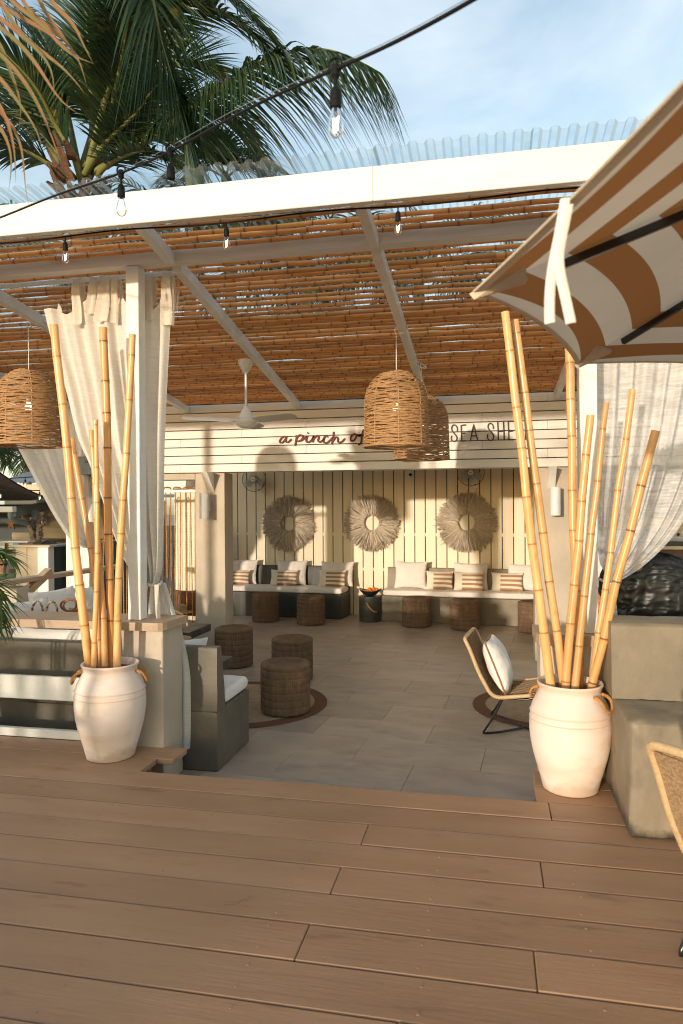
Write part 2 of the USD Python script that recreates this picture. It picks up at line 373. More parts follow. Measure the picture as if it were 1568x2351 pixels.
def cloth_mat(name, col, open_, trans):
    """Sheer linen with slubs: threads, light that comes through, and openings between the threads."""
    MATS[name] = usdkit.material(stage, '/World/Looks/' + name, {
        'tc': ('texture_coordinate', {}), 'm': ('mapping', dict(scale=(7, 7, 90))), 'n': ('noise_texture', dict(scale=1, detail=5, roughness=.7)),
        'r': ('map_range', dict(from_min=.40, from_max=.62, to_min=open_, to_max=.02, clamp=True)), 'c': ('rgb_ramp', dict(ramp=[(.35, tuple(.9 * A(col))), (.62, col)])),
        'd': ('diffuse_bsdf', {}), 't': ('translucent_bsdf', {}), 'x': ('mix_closure', dict(fac=trans)), 'tr': ('transparent_bsdf', {}), 'y': ('mix_closure', {}), 'b': ('bump', dict(strength=.3, distance=.004))},
        [('tc.object', 'm.vector'), ('m.vector', 'n.vector'), ('n.fac', 'r.value'), ('n.fac', 'c.fac'), ('n.fac', 'b.height'), ('b.normal', 'd.normal'), ('c.color', 'd.color'), ('c.color', 't.color'), ('d.BSDF', 'x.closure1'), ('t.BSDF', 'x.closure2'),
         ('r.result', 'y.fac'), ('x.closure', 'y.closure1'), ('tr.BSDF', 'y.closure2')], surface='y.closure')


cloth_mat('linen', (.84, .79, .72), .06, .30)
cloth_mat('sheer_linen', (.86, .85, .835), .32, .40)
cloth_mat('linen_tab', (.76, .68, .58), .03, .2)


def pane_mat(name, tint, ior, rough, dirt, dcol):
    MATS[name] = usdkit.material(stage, '/World/Looks/' + name, {
        't': ('transparent_bsdf', dict(color=tint)), 'g': ('glossy_bsdf', dict(color=(1, 1, 1), roughness=rough)), 'f': ('fresnel', dict(IOR=ior)) if ior else ('value', dict(value=.075)), 'x': ('mix_closure', {}),
        'd': ('diffuse_bsdf', dict(color=dcol)), 'tc': ('texture_coordinate', {}), 'n': ('noise_texture', dict(scale=1.7, detail=5)), 'r': ('map_range', dict(from_min=.45, from_max=.8, to_min=dirt * .4, to_max=dirt * 2, clamp=True)), 'y': ('mix_closure', {})},
        [('f.fac' if ior else 'f.value', 'x.fac'), ('t.BSDF', 'x.closure1'), ('g.BSDF', 'x.closure2'), ('tc.object', 'n.vector'), ('n.fac', 'r.value'), ('r.result', 'y.fac'), ('x.closure', 'y.closure1'), ('d.BSDF', 'y.closure2')], surface='y.closure')


MATS['clear_plastic'] = usdkit.material(stage, '/World/Looks/roof_plastic', {
    't': ('transparent_bsdf', dict(color=(.85, .915, .93))), 'g': ('glossy_bsdf', dict(color=(1, 1, 1), roughness=.15)), 'x': ('mix_closure', dict(fac=.07)), 'd': ('diffuse_bsdf', dict(color=(.36, .40, .41))), 'y': ('mix_closure', {}),
    'tc': ('texture_coordinate', {}), 'n': ('noise_texture', dict(scale=2.2, detail=5)), 'r': ('map_range', dict(from_min=.42, from_max=.8, to_min=.02, to_max=.13, clamp=True)),
    'ge': ('geometry', {}), 'sx': ('separate_xyz', {}), 'ab': ('math', dict(math_type='absolute')), 'ml': ('math', dict(math_type='multiply_add', value2=.42))},
    [('t.BSDF', 'x.closure1'), ('g.BSDF', 'x.closure2'), ('tc.object', 'n.vector'), ('n.fac', 'r.value'), ('ge.normal', 'sx.vector'), ('sx.x', 'ab.value1'), ('ab.value', 'ml.value1'), ('r.result', 'ml.value3'), ('ml.value', 'y.fac'), ('x.closure', 'y.closure1'), ('d.BSDF', 'y.closure2')], surface='y.closure')
pane_mat('bulb_glass', (.97, .96, .94), 1.30, .03, .0, (.5, .5, .5))
MATS['filament'] = usdkit.material(stage, '/World/Looks/filament', {'e': ('emission', dict(color=(1, .62, .28), strength=9.))}, surface='e.emission')
MATS['pendant_lamp'] = usdkit.material(stage, '/World/Looks/pendant_lamp', {'e': ('emission', dict(color=(1, .66, .30), strength=6.))}, surface='e.emission')
MATS['black_cover'] = usdkit.material(stage, '/World/Looks/black_cover', {
    'tc': ('texture_coordinate', {}), 'n': ('noise_texture', dict(type='ridged_multifractal', scale=6.5, detail=5, roughness=.62, distortion=.8)), 'r': ('rgb_ramp', dict(ramp=[(.25, (.010, .010, .008)), (.8, (.055, .046, .032))])),
    'b': ('bump', dict(strength=1.0, distance=.035)), 'p': ('principled_bsdf', dict(roughness=.42, specular_ior_level=.5))},
    [('tc.object', 'n.vector'), ('n.fac', 'r.fac'), ('n.fac', 'b.height'), ('b.normal', 'p.normal'), ('r.color', 'p.base_color')], surface='p.BSDF')
rng = np.random.default_rng(7)

# ================================================================== THE SETTING
part('ground', sheet(A([[[x, y, -.80] for x in (-300, -20, 0, 20, 300)] for y in (-300, -10, 0, 15, 40, 300)], float)), 'sand', kind='structure')

deck = setting('deck')
EDGE = 4.125
ends = {0: [.31], 1: [], 2: [-.63], 3: [.22], 4: [-.68], 5: [], 6: [-.71, .15], 7: [.9], 8: [-.3]}
for k in range(34):                       # boards run across, from the step towards and past the camera
    y1 = EDGE - .2325 * k; cuts = [-6.2] + ends.get(k, [float(rng.uniform(-1.5, 1.5))]) + [3.6]
    for a, b in zip(cuts[:-1], cuts[1:]):
        part('board', mv(box(a + .0017, b - .0017, y1 - .2245, y1, -.036, 0, .004), (0, 0, float(rng.uniform(-.0012, .0012)))), 'deck_paint', deck)
for y0, y1, xe in ((4.129, 4.353, -2.17), (4.361, 4.586, -2.055)):   # the deck goes on round the left pier ...
    part('board', box(-6.2, xe, y0, y1, -.036, .0005, .004), 'deck_paint', deck)
for y0, y1, x0 in ((4.129, 4.353, .245), (4.361, 4.60, .25)):        # ... and round the right one
    part('board', box(x0, 3.6, y0, y1, -.036, .0005, .004), 'deck_paint', deck)
sc_ = []
for k in range(34):
    y1 = EDGE - .2325 * k
    for x in np.arange(-3.3, 1.8, .61):
        for dy in (.045, .18): sc_.append(lathe([(0, .0002), (.0025, .0002), (.0038, .0009), (.005, .0007), (.006, -.001)], 8, (x + rng.uniform(-.012, .012), y1 - dy + rng.uniform(-.008, .008), .0008)))
part('screw', cat(sc_), 'deck_paint', deck, kind='stuff')
part('riser', box(-2.3, .32, 4.03, 4.05, F, -.037), 'deck_paint', deck)
part('joist', box(-6.2, -2.25, 4.40, 4.44, F, -.037), 'deck_paint', deck)
part('joist', box(.29, 3.6, 4.40, 4.44, F, -.037), 'deck_paint', deck)

floor = setting('floor')
part('bed', mv(box(-6.3, 3.4, 4.06, 13.4, -.79, F - .006, .001)), 'grout', floor)
TL, TW, tu0 = .975, .518, -.02
for r in range(-16, 2):
    v0 = r * TW + .13
    for c in range(-5, 6):
        u0 = c * TL + (r % 2) * TL / 2 + tu0
        q = W(u0 + TL / 2, v0 + TW / 2, 0)
        if not (-6.1 < q[0] < 3.2 and 4.2 < q[1] < 13): continue
        m = frame_box(W(u0 + .0015, v0 + .0015, F - .02), WU, WN, (0, 0, 1), TL - .003, TW - .003, .02 + float(rng.uniform(-.0006, .0006)), .0012)
        part('tile', m, 'tile', floor)

# ================================================================== PERGOLA
BY = 4.61                                  # the front of the main beam and the posts
pg = thing('pergola', 'white painted timber pergola with beams, posts and sloping rafters over the lounge', 'pergola', (0, BY, 0))
b1a, b1b = at(0, 542, Y=3.85)[2], at(1359, 410, Y=3.85)[2]
for a, b in ((-6.4, -3.1), (-3.1, -.62), (-.62, 1.9), (1.9, 3.4)):
    part('front_beam', box(a + .0008, b - .0008, 3.85 + .001 * (a > -1), 3.90, 3.328, 3.517, .004), 'white_paint', pg, world=True)
part('main_beam', box(-6.4, 3.4, BY, BY + .10, 3.368, 3.470, .004), 'white_paint', pg, world=True)
pl, pr = at(293, 1420, Y=BY), at(324, 1424, Y=BY)
part('post', box(pl[0], pl[0] + .098, BY + .004, BY + .104, .871, 3.366, .004), 'white_paint', pg, world=True)
pr = at(1331, 1432, Y=BY + .03)
part('post', box(pr[0] - .004, pr[0] + .105, BY + .004, BY + .104, .871, 3.366, .004), 'white_paint', pg, world=True)
part('post', box(-5.32, -5.22, BY + .004, BY + .104, .871, 3.366, .004), 'white_paint', pg, world=True)
SL = -.079
rz_ = lambda y: 3.335 + SL * (y - 4.66)    # underside of the rafters
raf = [(-3.80, -4.09), (-2.165, -2.506), (-.735, -.80), (.80, .80), (2.3, 2.3), (-5.35, -5.6)]
for xn, xf in raf:
    part('rafter', bar((xn, BY + .102, rz_(BY + .1) + .088), (xf, 9.195, rz_(9.195) + .088), .066, .088), 'white_paint', pg, world=True)
    x0 = xn - (xf - xn) / 4.5 * .75
    part('rafter', bar((xn, BY - .002, rz_(BY) + .085), (x0, 3.902, rz_(3.9) + .085), .062, .080), 'white_paint', pg, world=True)
part('batten', box(-6.3, 3.3, 3.93, 3.97, rz_(3.95) + .09, rz_(3.95) + .125), 'white_paint', pg, world=True)
for y in (5.75, 6.95, 8.1):
    part('purlin', box(-6.3, 3.3, y, y + .045, rz_(y) + .1335, rz_(y) + .1395), 'white_paint', pg, world=True)
for k in range(11):                        # cable clips along the main beam
    x = -4.2 + k * .45
    part('cable_clip', tube([(x, BY - .006, 3.462), (x, BY - .006, 3.474)], .006, 6), 'white_enamel', pg, world=True)
part('cable', tube(smooth_path([(-4.4 + .3 * k, BY - .004, 3.473 + .004 * math.sin(k * 1.7)) for k in range(18)], 80), .0035, 5), 'white_enamel', pg, world=True)

# bamboo laid over the rafters: wide gaps in front, close together behind
bc = thing('bamboo_ceiling', 'ceiling of orange bamboo poles laid across the pergola rafters', 'bamboo ceiling', (0, 4, 3.3))


def bamboo(path, r0, r1, pitch, sides=10, seed=0, wob=0.):
    """A cane with swollen joints; returns the mesh and how near each vertex is to a joint."""
    g = np.random.default_rng(seed); path = A(path, float)
    L = np.linalg.norm(np.diff(path, axis=0), axis=1).sum(); P = smooth_path(path, 60); tt = np.linspace(0, L, 60)
    at_ = [0.]; s = float(g.uniform(.2, .9)) * pitch; pitch = pitch
    nodes = []
    while s < L - .03: nodes.append(s); s += pitch * float(g.uniform(.74, 1.26))
    st = [(0, 1., 0)]
    for a in nodes: st += [(a - .022, .985, 0), (a - .006, 1.05, .15), (a - .001, 1.0, 1), (a + .003, 1.06, .8), (a + .009, 1.03, .1), (a + .028, .985, 0)]
    st += [(L, 1., 0)]
    st = [x for x in st if 0 <= x[0] <= L]; st.sort()
    s_ = A([x[0] for x in st]); k = A([x[1] for x in st]); nd = A([x[2] for x in st])
    pts = np.stack([np.interp(s_, tt, P[:, i]) for i in range(3)], 1)
    if wob:
        off = g.normal(0, wob, (len(nodes) + 2, 3)); pts += np.stack([np.interp(s_, np.r_[0, nodes, L], off[:, i]) for i in range(3)], 1)
    r = (r0 + (r1 - r0) * s_ / L) * k
    v, f = tube(pts, r, sides)
    return (v, f), np.r_[np.repeat(nd, sides), nd[0], nd[-1]]


y, k = 3.99, 0
while y < 9.15:
    fr = (y - 4) / 5.2
    pitch = .109 - .0062 * (y - 4)
    r = float(rng.uniform(.0165, .0215))
    xs = [-6.3 - float(rng.uniform(0, .3)), float(rng.uniform(-4.5, -2.6)), float(rng.uniform(-.6, 1.)), 3.35]
    for a, b in zip(xs[:-1], xs[1:]):
        dy = rng.normal(0, .007, 2); x_m = (a + b) / 2
        m, nd = bamboo([(a, y + dy[0], rz_(y) + .090 + r), (x_m, y + rng.normal(0, .005), rz_(y) + .090 + r), (b + .05, y + dy[1], rz_(y) + .090 + r)], r, r * float(rng.uniform(.85, 1.0)), .27 if r > .018 else .21, 8, 1000 + k, .0025)
        part('bamboo_pole', m, 'ceiling_bamboo', bc, smooth=True, world=True, pv={'nod': nd}); k += 1
    y += pitch * float(rng.uniform(.76, 1.22))

roof = thing('corrugated_roof', 'clear corrugated plastic roof sheets above the bamboo ceiling', 'roof', (0, 3.75, 3.5))
PW, n_rib = .81, 9
prof = []
for j in range(n_rib):
    x = j * .09
    prof += [(x, 0), (x + .030, 0), (x + .043, .019), (x + .073, .019)]
    prof += [(x + .087, 0)]
prof += [(n_rib * .09 + .03, 0), (n_rib * .09 + .043, .019)]
prof = A(prof, float)
for k in range(12):
    x0 = -6.3 + PW * k - (k % 2) * .0
    rows = []
    for y in (3.735, 9.35):
        rows.append([(x0 + a, y, rz_(y) + .142 + b + .0035 * (k % 2)) for a, b in prof])
    top = A(rows)
    part('roof_sheet', sheet(top), 'clear_plastic', roof, world=True)

# ================================================================== FASCIA, COLUMNS, BACK ROOM
FY = 9.2
fas = thing('fascia', 'cream white horizontal board fascia over the lounge alcove', 'board fascia', (0, FY, 2.15))
nb, zb, zt = 8, 2.150, 3.085
h = (zt - zb) / nb
for i in range(nb):
    cuts = [-6.4, -4.2 + .9 * (i % 3), -.9 + .8 * ((i * 2) % 3), 3.3]
    for a, b in zip(cuts[:-1], cuts[1:]):
        part('board', box(a + .001, b - .001, FY, FY + .022, zb + i * h + .006, zb + (i + 1) * h - .006, .003), 'fascia_paint', fas, world=True)
part('backing', box(-6.4, 3.3, FY + .0245, FY + .04, zb + .02, zt + .03), 'dark_paint', fas, world=True)
part('soffit_board', box(-6.4, 3.3, FY + .042, FY + .2, zb + .002, zb + .02), 'fascia_paint', fas, world=True)

CX0, CX1 = -4.003, -3.569
wl = thing('column', 'pale stucco column left of the alcove carrying a white cylinder light', 'column', ((CX0 + CX1) / 2, 9.38, F))
part('shaft', worn(box(CX0, CX1, FY + .045, FY + .36, F, 2.148, .008), .004, .08), 'stucco', wl, world=True, smooth=40)
part('lintel', box(-5.62, CX0 - .002, FY + .05, FY + .34, 2.06, 2.146, .006), 'stucco', wl, world=True)
br = at(*z2(497, 318), Y=9.0)
part('bracket', mv(prism([(0, 0), (0, -.26), (-.26, 0)], 0, .09), (CX1 - .24, FY + .043, 2.146), A([[0, 0, 1.], [1, 0, 0], [0, 1, 0]])), 'white_paint', wl, world=True)
wr = thing('column', 'pale stucco column right of the alcove behind the tall bamboo canes', 'column', (.85, 9.38, F))
part('shaft', box(.54, 1.25, FY + .045, FY + .36, F, 2.148, .006), 'stucco', wr, world=True)
part('bracket', mv(prism([(0, 0), (0, -.26), (-.26, 0)], 0, .09), (.70, FY + .043, 2.146), A([[0, 0, 1.], [1, 0, 0], [0, 1, 0]])), 'white_paint', wr, world=True)
wf = thing('column', 'narrow white column at the far left behind the bamboo canes', 'column', (-5.82, 9.38, F))
part('shaft', box(-6.0, -5.63, FY + .045, FY + .36, F, 2.148, .006), 'fascia_paint', wf, world=True)

bw = thing('plank_wall', 'cream wall of upright planks behind the alcove benches', 'wall', W(0, .62, 0))
pwid = .1895
u = -3.15
while u < 3.6:
    part('plank', frame_box(W(u + .0085, .62, F), WU, WN, (0, 0, 1), pwid - .017, .02, 3.2, .003), 'cream_paint', bw, world=True)
    u += pwid
part('backing', frame_box(W(-3.2, .643, F), WU, WN, (0, 0, 1), 6.9, .02, 3.2), 'dark_paint', bw, world=True)
part('rail', frame_box(W(-3.2, .632, 1.15), WU, WN, (0, 0, 1), 6.9, .0105, .055, .001), 'cream_paint', bw, world=True)
part('rail', frame_box(W(-3.2, .632, .52), WU, WN, (0, 0, 1), 6.9, .0105, .055, .001), 'cream_paint', bw, world=True)
al = thing('alcove_shell', 'right side wall and flat ceiling enclosing the bench alcove', 'alcove', (0, 11, F))
part('side_wall', box(1.75, 1.85, FY + .37, 13.1, F, 2.98), 'cream_paint', al, world=True)
part('ceiling', box(-5.1, 1.9, FY + .06, 13.2, 3.0, 3.06), 'cream_paint', al, world=True)

# ================================================================== PIERS WITH CAPS, RAILING
pier = thing('pier', 'beige stucco pier under the left white post with a tan timber cap', 'pier', (-2.4, 4.72, F))
PX0, PX1, PY0, PY1 = -2.60, -2.223, 4.563, 4.885
part('block', worn(box(PX0, PX1, PY0, PY1, F, .81, .008), .003), 'stucco', pier, world=True, smooth=40)
cap = [(-5.25, 4.525), (PX1 - .055, 4.525), (PX1 - .02, 4.532), (PX1 + .008, 4.552), (PX1 + .022, 4.585), (PX1 + .028, 4.905), (-5.25, 4.905)]
part('cap', prism(cap, .812, .869), 'cap_wood', pier, world=True)
pier2 = thing('pier', 'beige stucco pier under the right white post beside the concrete step bench', 'pier', (.6, 4.72, F))
part('block', worn(box(.297, 1.05, PY0, PY1, F, .80, .008), .003), 'stucco', pier2, world=True, smooth=40)
part('cap', prism([(.335, 4.53), (2.2, 4.53), (2.2, 4.905), (.268, 4.905), (.274, 4.60), (.29, 4.55)], .802, .869), 'cap_wood', pier2, world=True)

rail = thing('railing', 'white horizontal board railing left of the pier in front of the concrete bench', 'railing', (-4, 4.6, 0))
part('board', box(-5.2, PX0 - .003, 4.60, 4.632, .275, .445, .004), 'white_paint', rail, world=True)
part('board', box(-5.2, PX0 - .003, 4.59, 4.632, .001, .062, .004), 'white_paint', rail, world=True)
part('end_post', box(-5.3, -5.2, 4.57, 4.67, F, .81, .004), 'white_paint', rail, world=True)

srl = thing('side_railing', 'tan topped side rail with slanting brace along the far left of the lounge', 'railing', (-5.2, 7, 0))
part('top_rail', bar((-5.27, 5.2, .885), (-5.10, 9.1, .885), .16, .05), 'cap_wood', srl, world=True)
a, b = at(115, 1322, X=-5.16), at(57, 1372, X=-5.16)
part('brace', bar(a + [0, 0, .02], b, .09, .085, (0, 1, 0)), 'cap_wood', srl, world=True)
part('stub_post', box(-5.35, -5.08, 6.9, 7.12, F, .80, .006), 'stucco', srl, world=True)

# ================================================================== JARS AND BAMBOO CANES
jar_prof = [(0, .0), (.148, .0), (.157, .006), (.160, .02), (.172, .07), (.190, .13), (.210, .20), (.224, .27), (.2315, .34), (.2325, .385), (.229, .41), (.2325, .4145), (.2325, .4165), (.2285, .420), (.227, .448), (.2305, .452), (.2300, .456), (.2245, .460),
            (.216, .49), (.200, .525), (.184, .553), (.1745, .575), (.1735, .59), (.181, .606), (.1865, .615), (.1875, .622), (.184, .627), (.176, .625), (.168, .612), (.160, .58), (.17, .5), (.18, .42), (0, .415)]


def jar(label, loc, rz):
    t = thing('jar', label, 'jar', loc, rz, None)
    k = next(i for i, p in enumerate(jar_prof) if p == (.160, .58))
    m = lathe(jar_prof[:k + 1], 72); nd = np.zeros(len(m[0]))
    for zz in (.4155, .454): nd = np.maximum(nd, np.exp(-((m[0][:, 2] - zz) / .0035) ** 2))
    nd = np.maximum(nd, .5 * np.exp(-((m[0][:, 2] - .60) / .03) ** 2))
    v = m[0]; v = v * (1 + .004 * (meshkit.noise(v * 9)[:, None] - .5) * A([1, 1, 0])); r_ = np.linalg.norm(v[:, :2], axis=1)
    v[:, :2] *= (1 + .0025 * np.sin(v[:, 2] * 95)[:, None] * (r_ > .17)[:, None])
    part('body', (v, m[1]), 'clay', t, smooth=True, pv={'nod': nd})
    part('soil', lathe(jar_prof[k:], 40), 'clay_inside', t, smooth=40)
    for s in (-1, 1):                     # a rope loop through the shoulder on either side
        p = smooth_path([(s * .176, -.045, .575), (s * .215, -.052, .56), (s * .245, -.02, .50), (s * .245, .02, .50), (s * .215, .052, .56), (s * .176, .045, .575)], 36)
        a = np.linspace(0, 44, 36); m1 = []
        for q in range(3):
            th = a + q * 2.094
            o = np.stack([.0045 * np.cos(th), .0045 * np.sin(th), .0045 * np.sin(th)], 1); m1.append(tube(p + o, .0055, 6))
        part('rope_handle', cat(m1), 'rope', t, smooth=True)
    return t


JL, JR = A([-2.50, 4.352, .001]), A([.452, 4.362, .001])
j1 = jar('whitewashed clay jar holding bamboo canes before the left pier', JL, .35)
dup(j1, JR, -.62, 'whitewashed clay jar holding bamboo canes beside the concrete step bench')


def canes(J, depth_rows, label_of, group):
    for i, (pts, dy0, dy1, r0, r1, mt, lab) in enumerate(depth_rows):
        n = len(pts); P = []
        for k, (px, py) in enumerate(pts):
            P.append(at(px, py, Y=J[1] + dy0 + (dy1 - dy0) * k / (n - 1)))
        d = P[0] - P[1]; d /= np.linalg.norm(d); P.insert(0, P[0] + d * .16)       # the foot stands inside the jar
        P = smooth_path(P, 40)
        m, nd = bamboo(P, r0, r1, .29, 14, 50 + i + int(abs(J[0]) * 100), .0012)
        if mt == 'burnt_bamboo':
            bp_ = at(*((247, 1085) if J[0] < 0 else (1428, 1240)), Y=J[1] + dy1); dd = (m[0] - bp_) / A([.018, .03, .075 if J[0] < 0 else .05])
            nd = np.maximum(nd, .95 * np.exp(-(((m[0][:, 2] - bp_[2]) / (.10 if J[0] < 0 else .05)) ** 2)) * np.clip(.55 + (1 if J[0] < 0 else -1) * (m[0][:, 0] - bp_[0]) / .03, 0, 1))
        t = thing('bamboo_cane', lab, 'bamboo cane', P[0], 0, group); part('cane', m, mt, t, smooth=True, world=True, pv={'nod': nd})


canes(JL, [
    ([(207, 1548), (196, 1450), (180, 1324), (165, 1160), (152, 1004), (138, 880), (123, 745)], -.02, -.10, .030, .027, 'pale_bamboo', 'thick leftmost cane in the left jar, leaning far to the left'),
    ([(231, 1545), (226, 1450), (217, 1324), (208, 1260), (197, 1196), (181, 1100), (164, 1006)], .03, .12, .018, .021, 'pale_bamboo', 'short thin cane with dark cut top behind the leftmost cane'),
    ([(242, 1548), (238, 1430), (231, 1325), (222, 1209), (217, 1100), (210, 988)], -.01, .02, .023, .018, 'pale_bamboo', 'speckled cane with flat top in the middle of the left jar'),
    ([(214, 1549), (217, 1450), (222, 1330), (223, 1200), (222, 1080), (220, 963)], -.05, -.06, .019, .014, 'pale_bamboo', 'thinnest ribbed cane crossing in front of the left jar bundle'),
    ([(255, 1546), (254, 1420), (251, 1300), (247, 1150), (247, 1020), (243, 890), (237, 752)], .05, .04, .026, .027, 'burnt_bamboo', 'upright cane with a dark burnt patch in the left jar'),
    ([(268, 1548), (270, 1440), (273, 1324), (281, 1180), (292, 1010), (298, 890), (304, 768)], .0, -.03, .026, .022, 'pale_bamboo', 'rightmost cane in the left jar, crossing the white post'),
], None, None)
canes(JR, [
    ([(1268, 1592), (1255, 1500), (1238, 1370), (1219, 1230), (1200, 1050), (1180, 890), (1160, 716)], -.04, -.08, .027, .024, 'pale_bamboo', 'leftmost tall cane in the right jar, top near the parasol edge'),
    ([(1296, 1590), (1284, 1490), (1264, 1360), (1246, 1220), (1222, 1050), (1204, 900), (1182, 735)], .05, .02, .026, .023, 'pale_bamboo', 'second tall cane from the left in the right jar'),
    ([(1334, 1590), (1331, 1480), (1326, 1398), (1320, 1290), (1315, 1200), (1315, 1100), (1311, 960), (1307, 800)], .10, .14, .021, .027, 'pale_bamboo', 'upright cane at the back of the right jar, overlapping the white post'),
    ([(1297, 1600), (1304, 1500), (1314, 1390), (1329, 1248), (1340, 1101), (1356, 953)], -.03, -.05, .026, .022, 'pale_bamboo', 'thick cane with flat dark top in the middle of the right jar'),
    ([(1318, 1602), (1328, 1500), (1341, 1378), (1355, 1245), (1371, 1115), (1384, 990), (1392, 925)], -.05, -.02, .024, .017, 'pale_bamboo', 'cane with a split tip in the right jar'),
    ([(1354, 1596), (1366, 1500), (1384, 1390), (1404, 1257), (1418, 1129), (1438, 1007), (1452, 894)], .04, .05, .020, .018, 'pale_bamboo', 'long slim cane in the right jar, in front of the curtain'),
    ([(1352, 1602), (1370, 1530), (1387, 1469), (1404, 1384), (1431, 1282), (1454, 1191), (1472, 1112), (1492, 1044), (1506, 989)], -.04, -.09, .024, .024, 'burnt_bamboo', 'rightmost crooked cane with a brown patch in the right jar'),
], None, None)

# ================================================================== CONCRETE BENCHES AND CUSHIONS


def lbench(name, label, o, ux, uy, L, D, zseat, zback, t0, t1, mt):
    """A cast bench: a seat block and a back that thins upward. o: rear bottom corner, ux along it, uy from back to front."""
    t = thing(name, label, 'bench', o)
    pr_ = [(0, F), (D, F), (D, zseat), (t1, zseat), (t0, zback), (0, zback)]
    s = frame_box(o + A([0, 0, 0]), ux, uy, (0, 0, 1), L, D, zseat - F, .008)
    back = hull([o + A(ux) * x + A(uy) * y + A([0, 0, z - o[2]]) for x in (.0, L) for y, z in ((0, zseat + .001), (t1, zseat + .001), (t0 * .9, zback), (.008, zback), (t0, zback - .01), (0, zback - .01))])
    part('seat', worn(s, .004, .07), mt, t, world=True, smooth=40); part('backrest', worn(back, .004, .07), mt, t, world=True, smooth=40)
    return t


def slab_cushion(name, label, o, ux, uy, L, D, h, mt, cat_='cushion', group=None):
    n = 26
    gx = np.concatenate([[0, .012, .035], np.linspace(.08, 1 - .08, n), [1 - .035, 1 - .012, 1]]) if L < 1 else np.concatenate([[0, .008, .02], np.linspace(.05, L - .05, int(L * 22)), [L - .02, L - .008, L]]) / L
    s = A([-1, -.96, -.86, -.6, -.2, .2, .6, .86, .96, 1]); c = np.sqrt(np.clip(1 - np.abs(s) ** 3.2, 0, 1))
    # closed loft: section (y, z) is a rounded rectangle, shrunk at the ends
    th = np.linspace(0, 2 * np.pi, 36, endpoint=False); sy = np.sign(np.cos(th)) * np.abs(np.cos(th)) ** .28; sz = np.sign(np.sin(th)) * np.abs(np.sin(th)) ** .42
    V = []
    for g in gx:
        x = g * L; e = min(x, L - x); k = 1 - .03 / D * 0 - (max(0, .03 - e) / .03) ** 2 * .10; kz = 1 - (max(0, .03 - e) / .03) ** 2 * .45
        w = .004 * math.sin(x * 17 + 1) + .003 * math.sin(x * 41)
        V.append(np.stack([np.full(36, x), D / 2 + sy * D / 2 * k, h / 2 + sz * h / 2 * kz + (sz > 0) * w * (1 - np.abs(sy) ** 4)], 1))
    V = A(V); v, f = V.reshape(-1, 3), []
    m = len(gx); i, j = np.meshgrid(np.arange(m - 1), np.arange(36), indexing='ij'); j2 = (j + 1) % 36; a, b, c_, d = i * 36 + j, i * 36 + j2, (i + 1) * 36 + j2, (i + 1) * 36 + j
    f = np.vstack([np.stack([a, c_, b], -1).reshape(-1, 3), np.stack([a, d, c_], -1).reshape(-1, 3)])
    v = np.vstack([v, V[0].mean(0), V[-1].mean(0)]); k = np.arange(36); k2 = (k + 1) % 36
    f = np.vstack([f, np.stack([np.full(36, m * 36), k, k2], 1), np.stack([np.full(36, m * 36 + 1), (m - 1) * 36 + k2, (m - 1) * 36 + k], 1)])
    v = o + v[:, :1] * A(ux) + v[:, 1:2] * A(uy) + v[:, 2:] * A([0, 0, 1.])
    t = thing(name, label, cat_, o, 0, group); part('cover', (v, f), mt, t, smooth=True, world=True)
    pz = [o + A(ux) * x + A(uy) * y + A([0, 0, h * .5]) for x, y in ((.004, .004), (L - .004, .004), (L - .004, D - .001), (.004, D - .001))]
    part('seam', tube(np.vstack([np.linspace(pz[i], pz[(i + 1) % 4], 12, endpoint=False) for i in range(4)]), .0035, 5, closed=True), mt, t, world=True, smooth=True)
    return t


def pillow(w, h, t, seed=0, stripe=None, wr=1.):
    """A stuffed pillow, width x, height z from 0, facing -y; corners drawn out, edges puckered. Returns the mesh and its stripe mask."""
    n = 34; a = np.linspace(-1, 1, n); a = np.sign(a) * (1 - (1 - np.abs(a)) ** 1.25)
    U, V = np.meshgrid(a, a, indexing='ij')
    X = w / 2 * U * (1 - .07 * (1 - V ** 2)); Z = h / 2 * V * (1 - .09 * (1 - U ** 2))
    T = t / 2 * ((1 - np.abs(U) ** 2.6) * (1 - np.abs(V) ** 2.6)) ** .55
    g = np.random.default_rng(seed); o = g.uniform(0, 50, 3)
    q = np.stack([U * 2.2, V * 2.2, np.zeros_like(U)], -1) + o
    fold = (meshkit.fbm(q, 3, seed) - .5) * .11 * t * wr
    edge = np.sin((np.where(np.abs(U) > np.abs(V), V, U)) * 17 + seed) * np.exp(-((1 - np.maximum(np.abs(U), np.abs(V))) / .12) ** 2) * .035 * t * wr
    Pf = np.stack([X, -(T + (fold + edge) * (T > 1e-6)), Z + h / 2 * 1.0], -1)
    Pb = np.stack([X, (T * .9 + (fold) * (T > 1e-6)), Z + h / 2 * 1.0], -1)
    v1, f1 = sheet(Pf); v2, f2 = sheet(Pb)
    k = np.zeros(len(v1) + len(v2))
    if stripe is not None: k[:len(v1)] = stripe(U, V).ravel()
    return cat([(v1, f1[:, ::-1] if False else f1), (v2, f2[:, ::-1])]), k


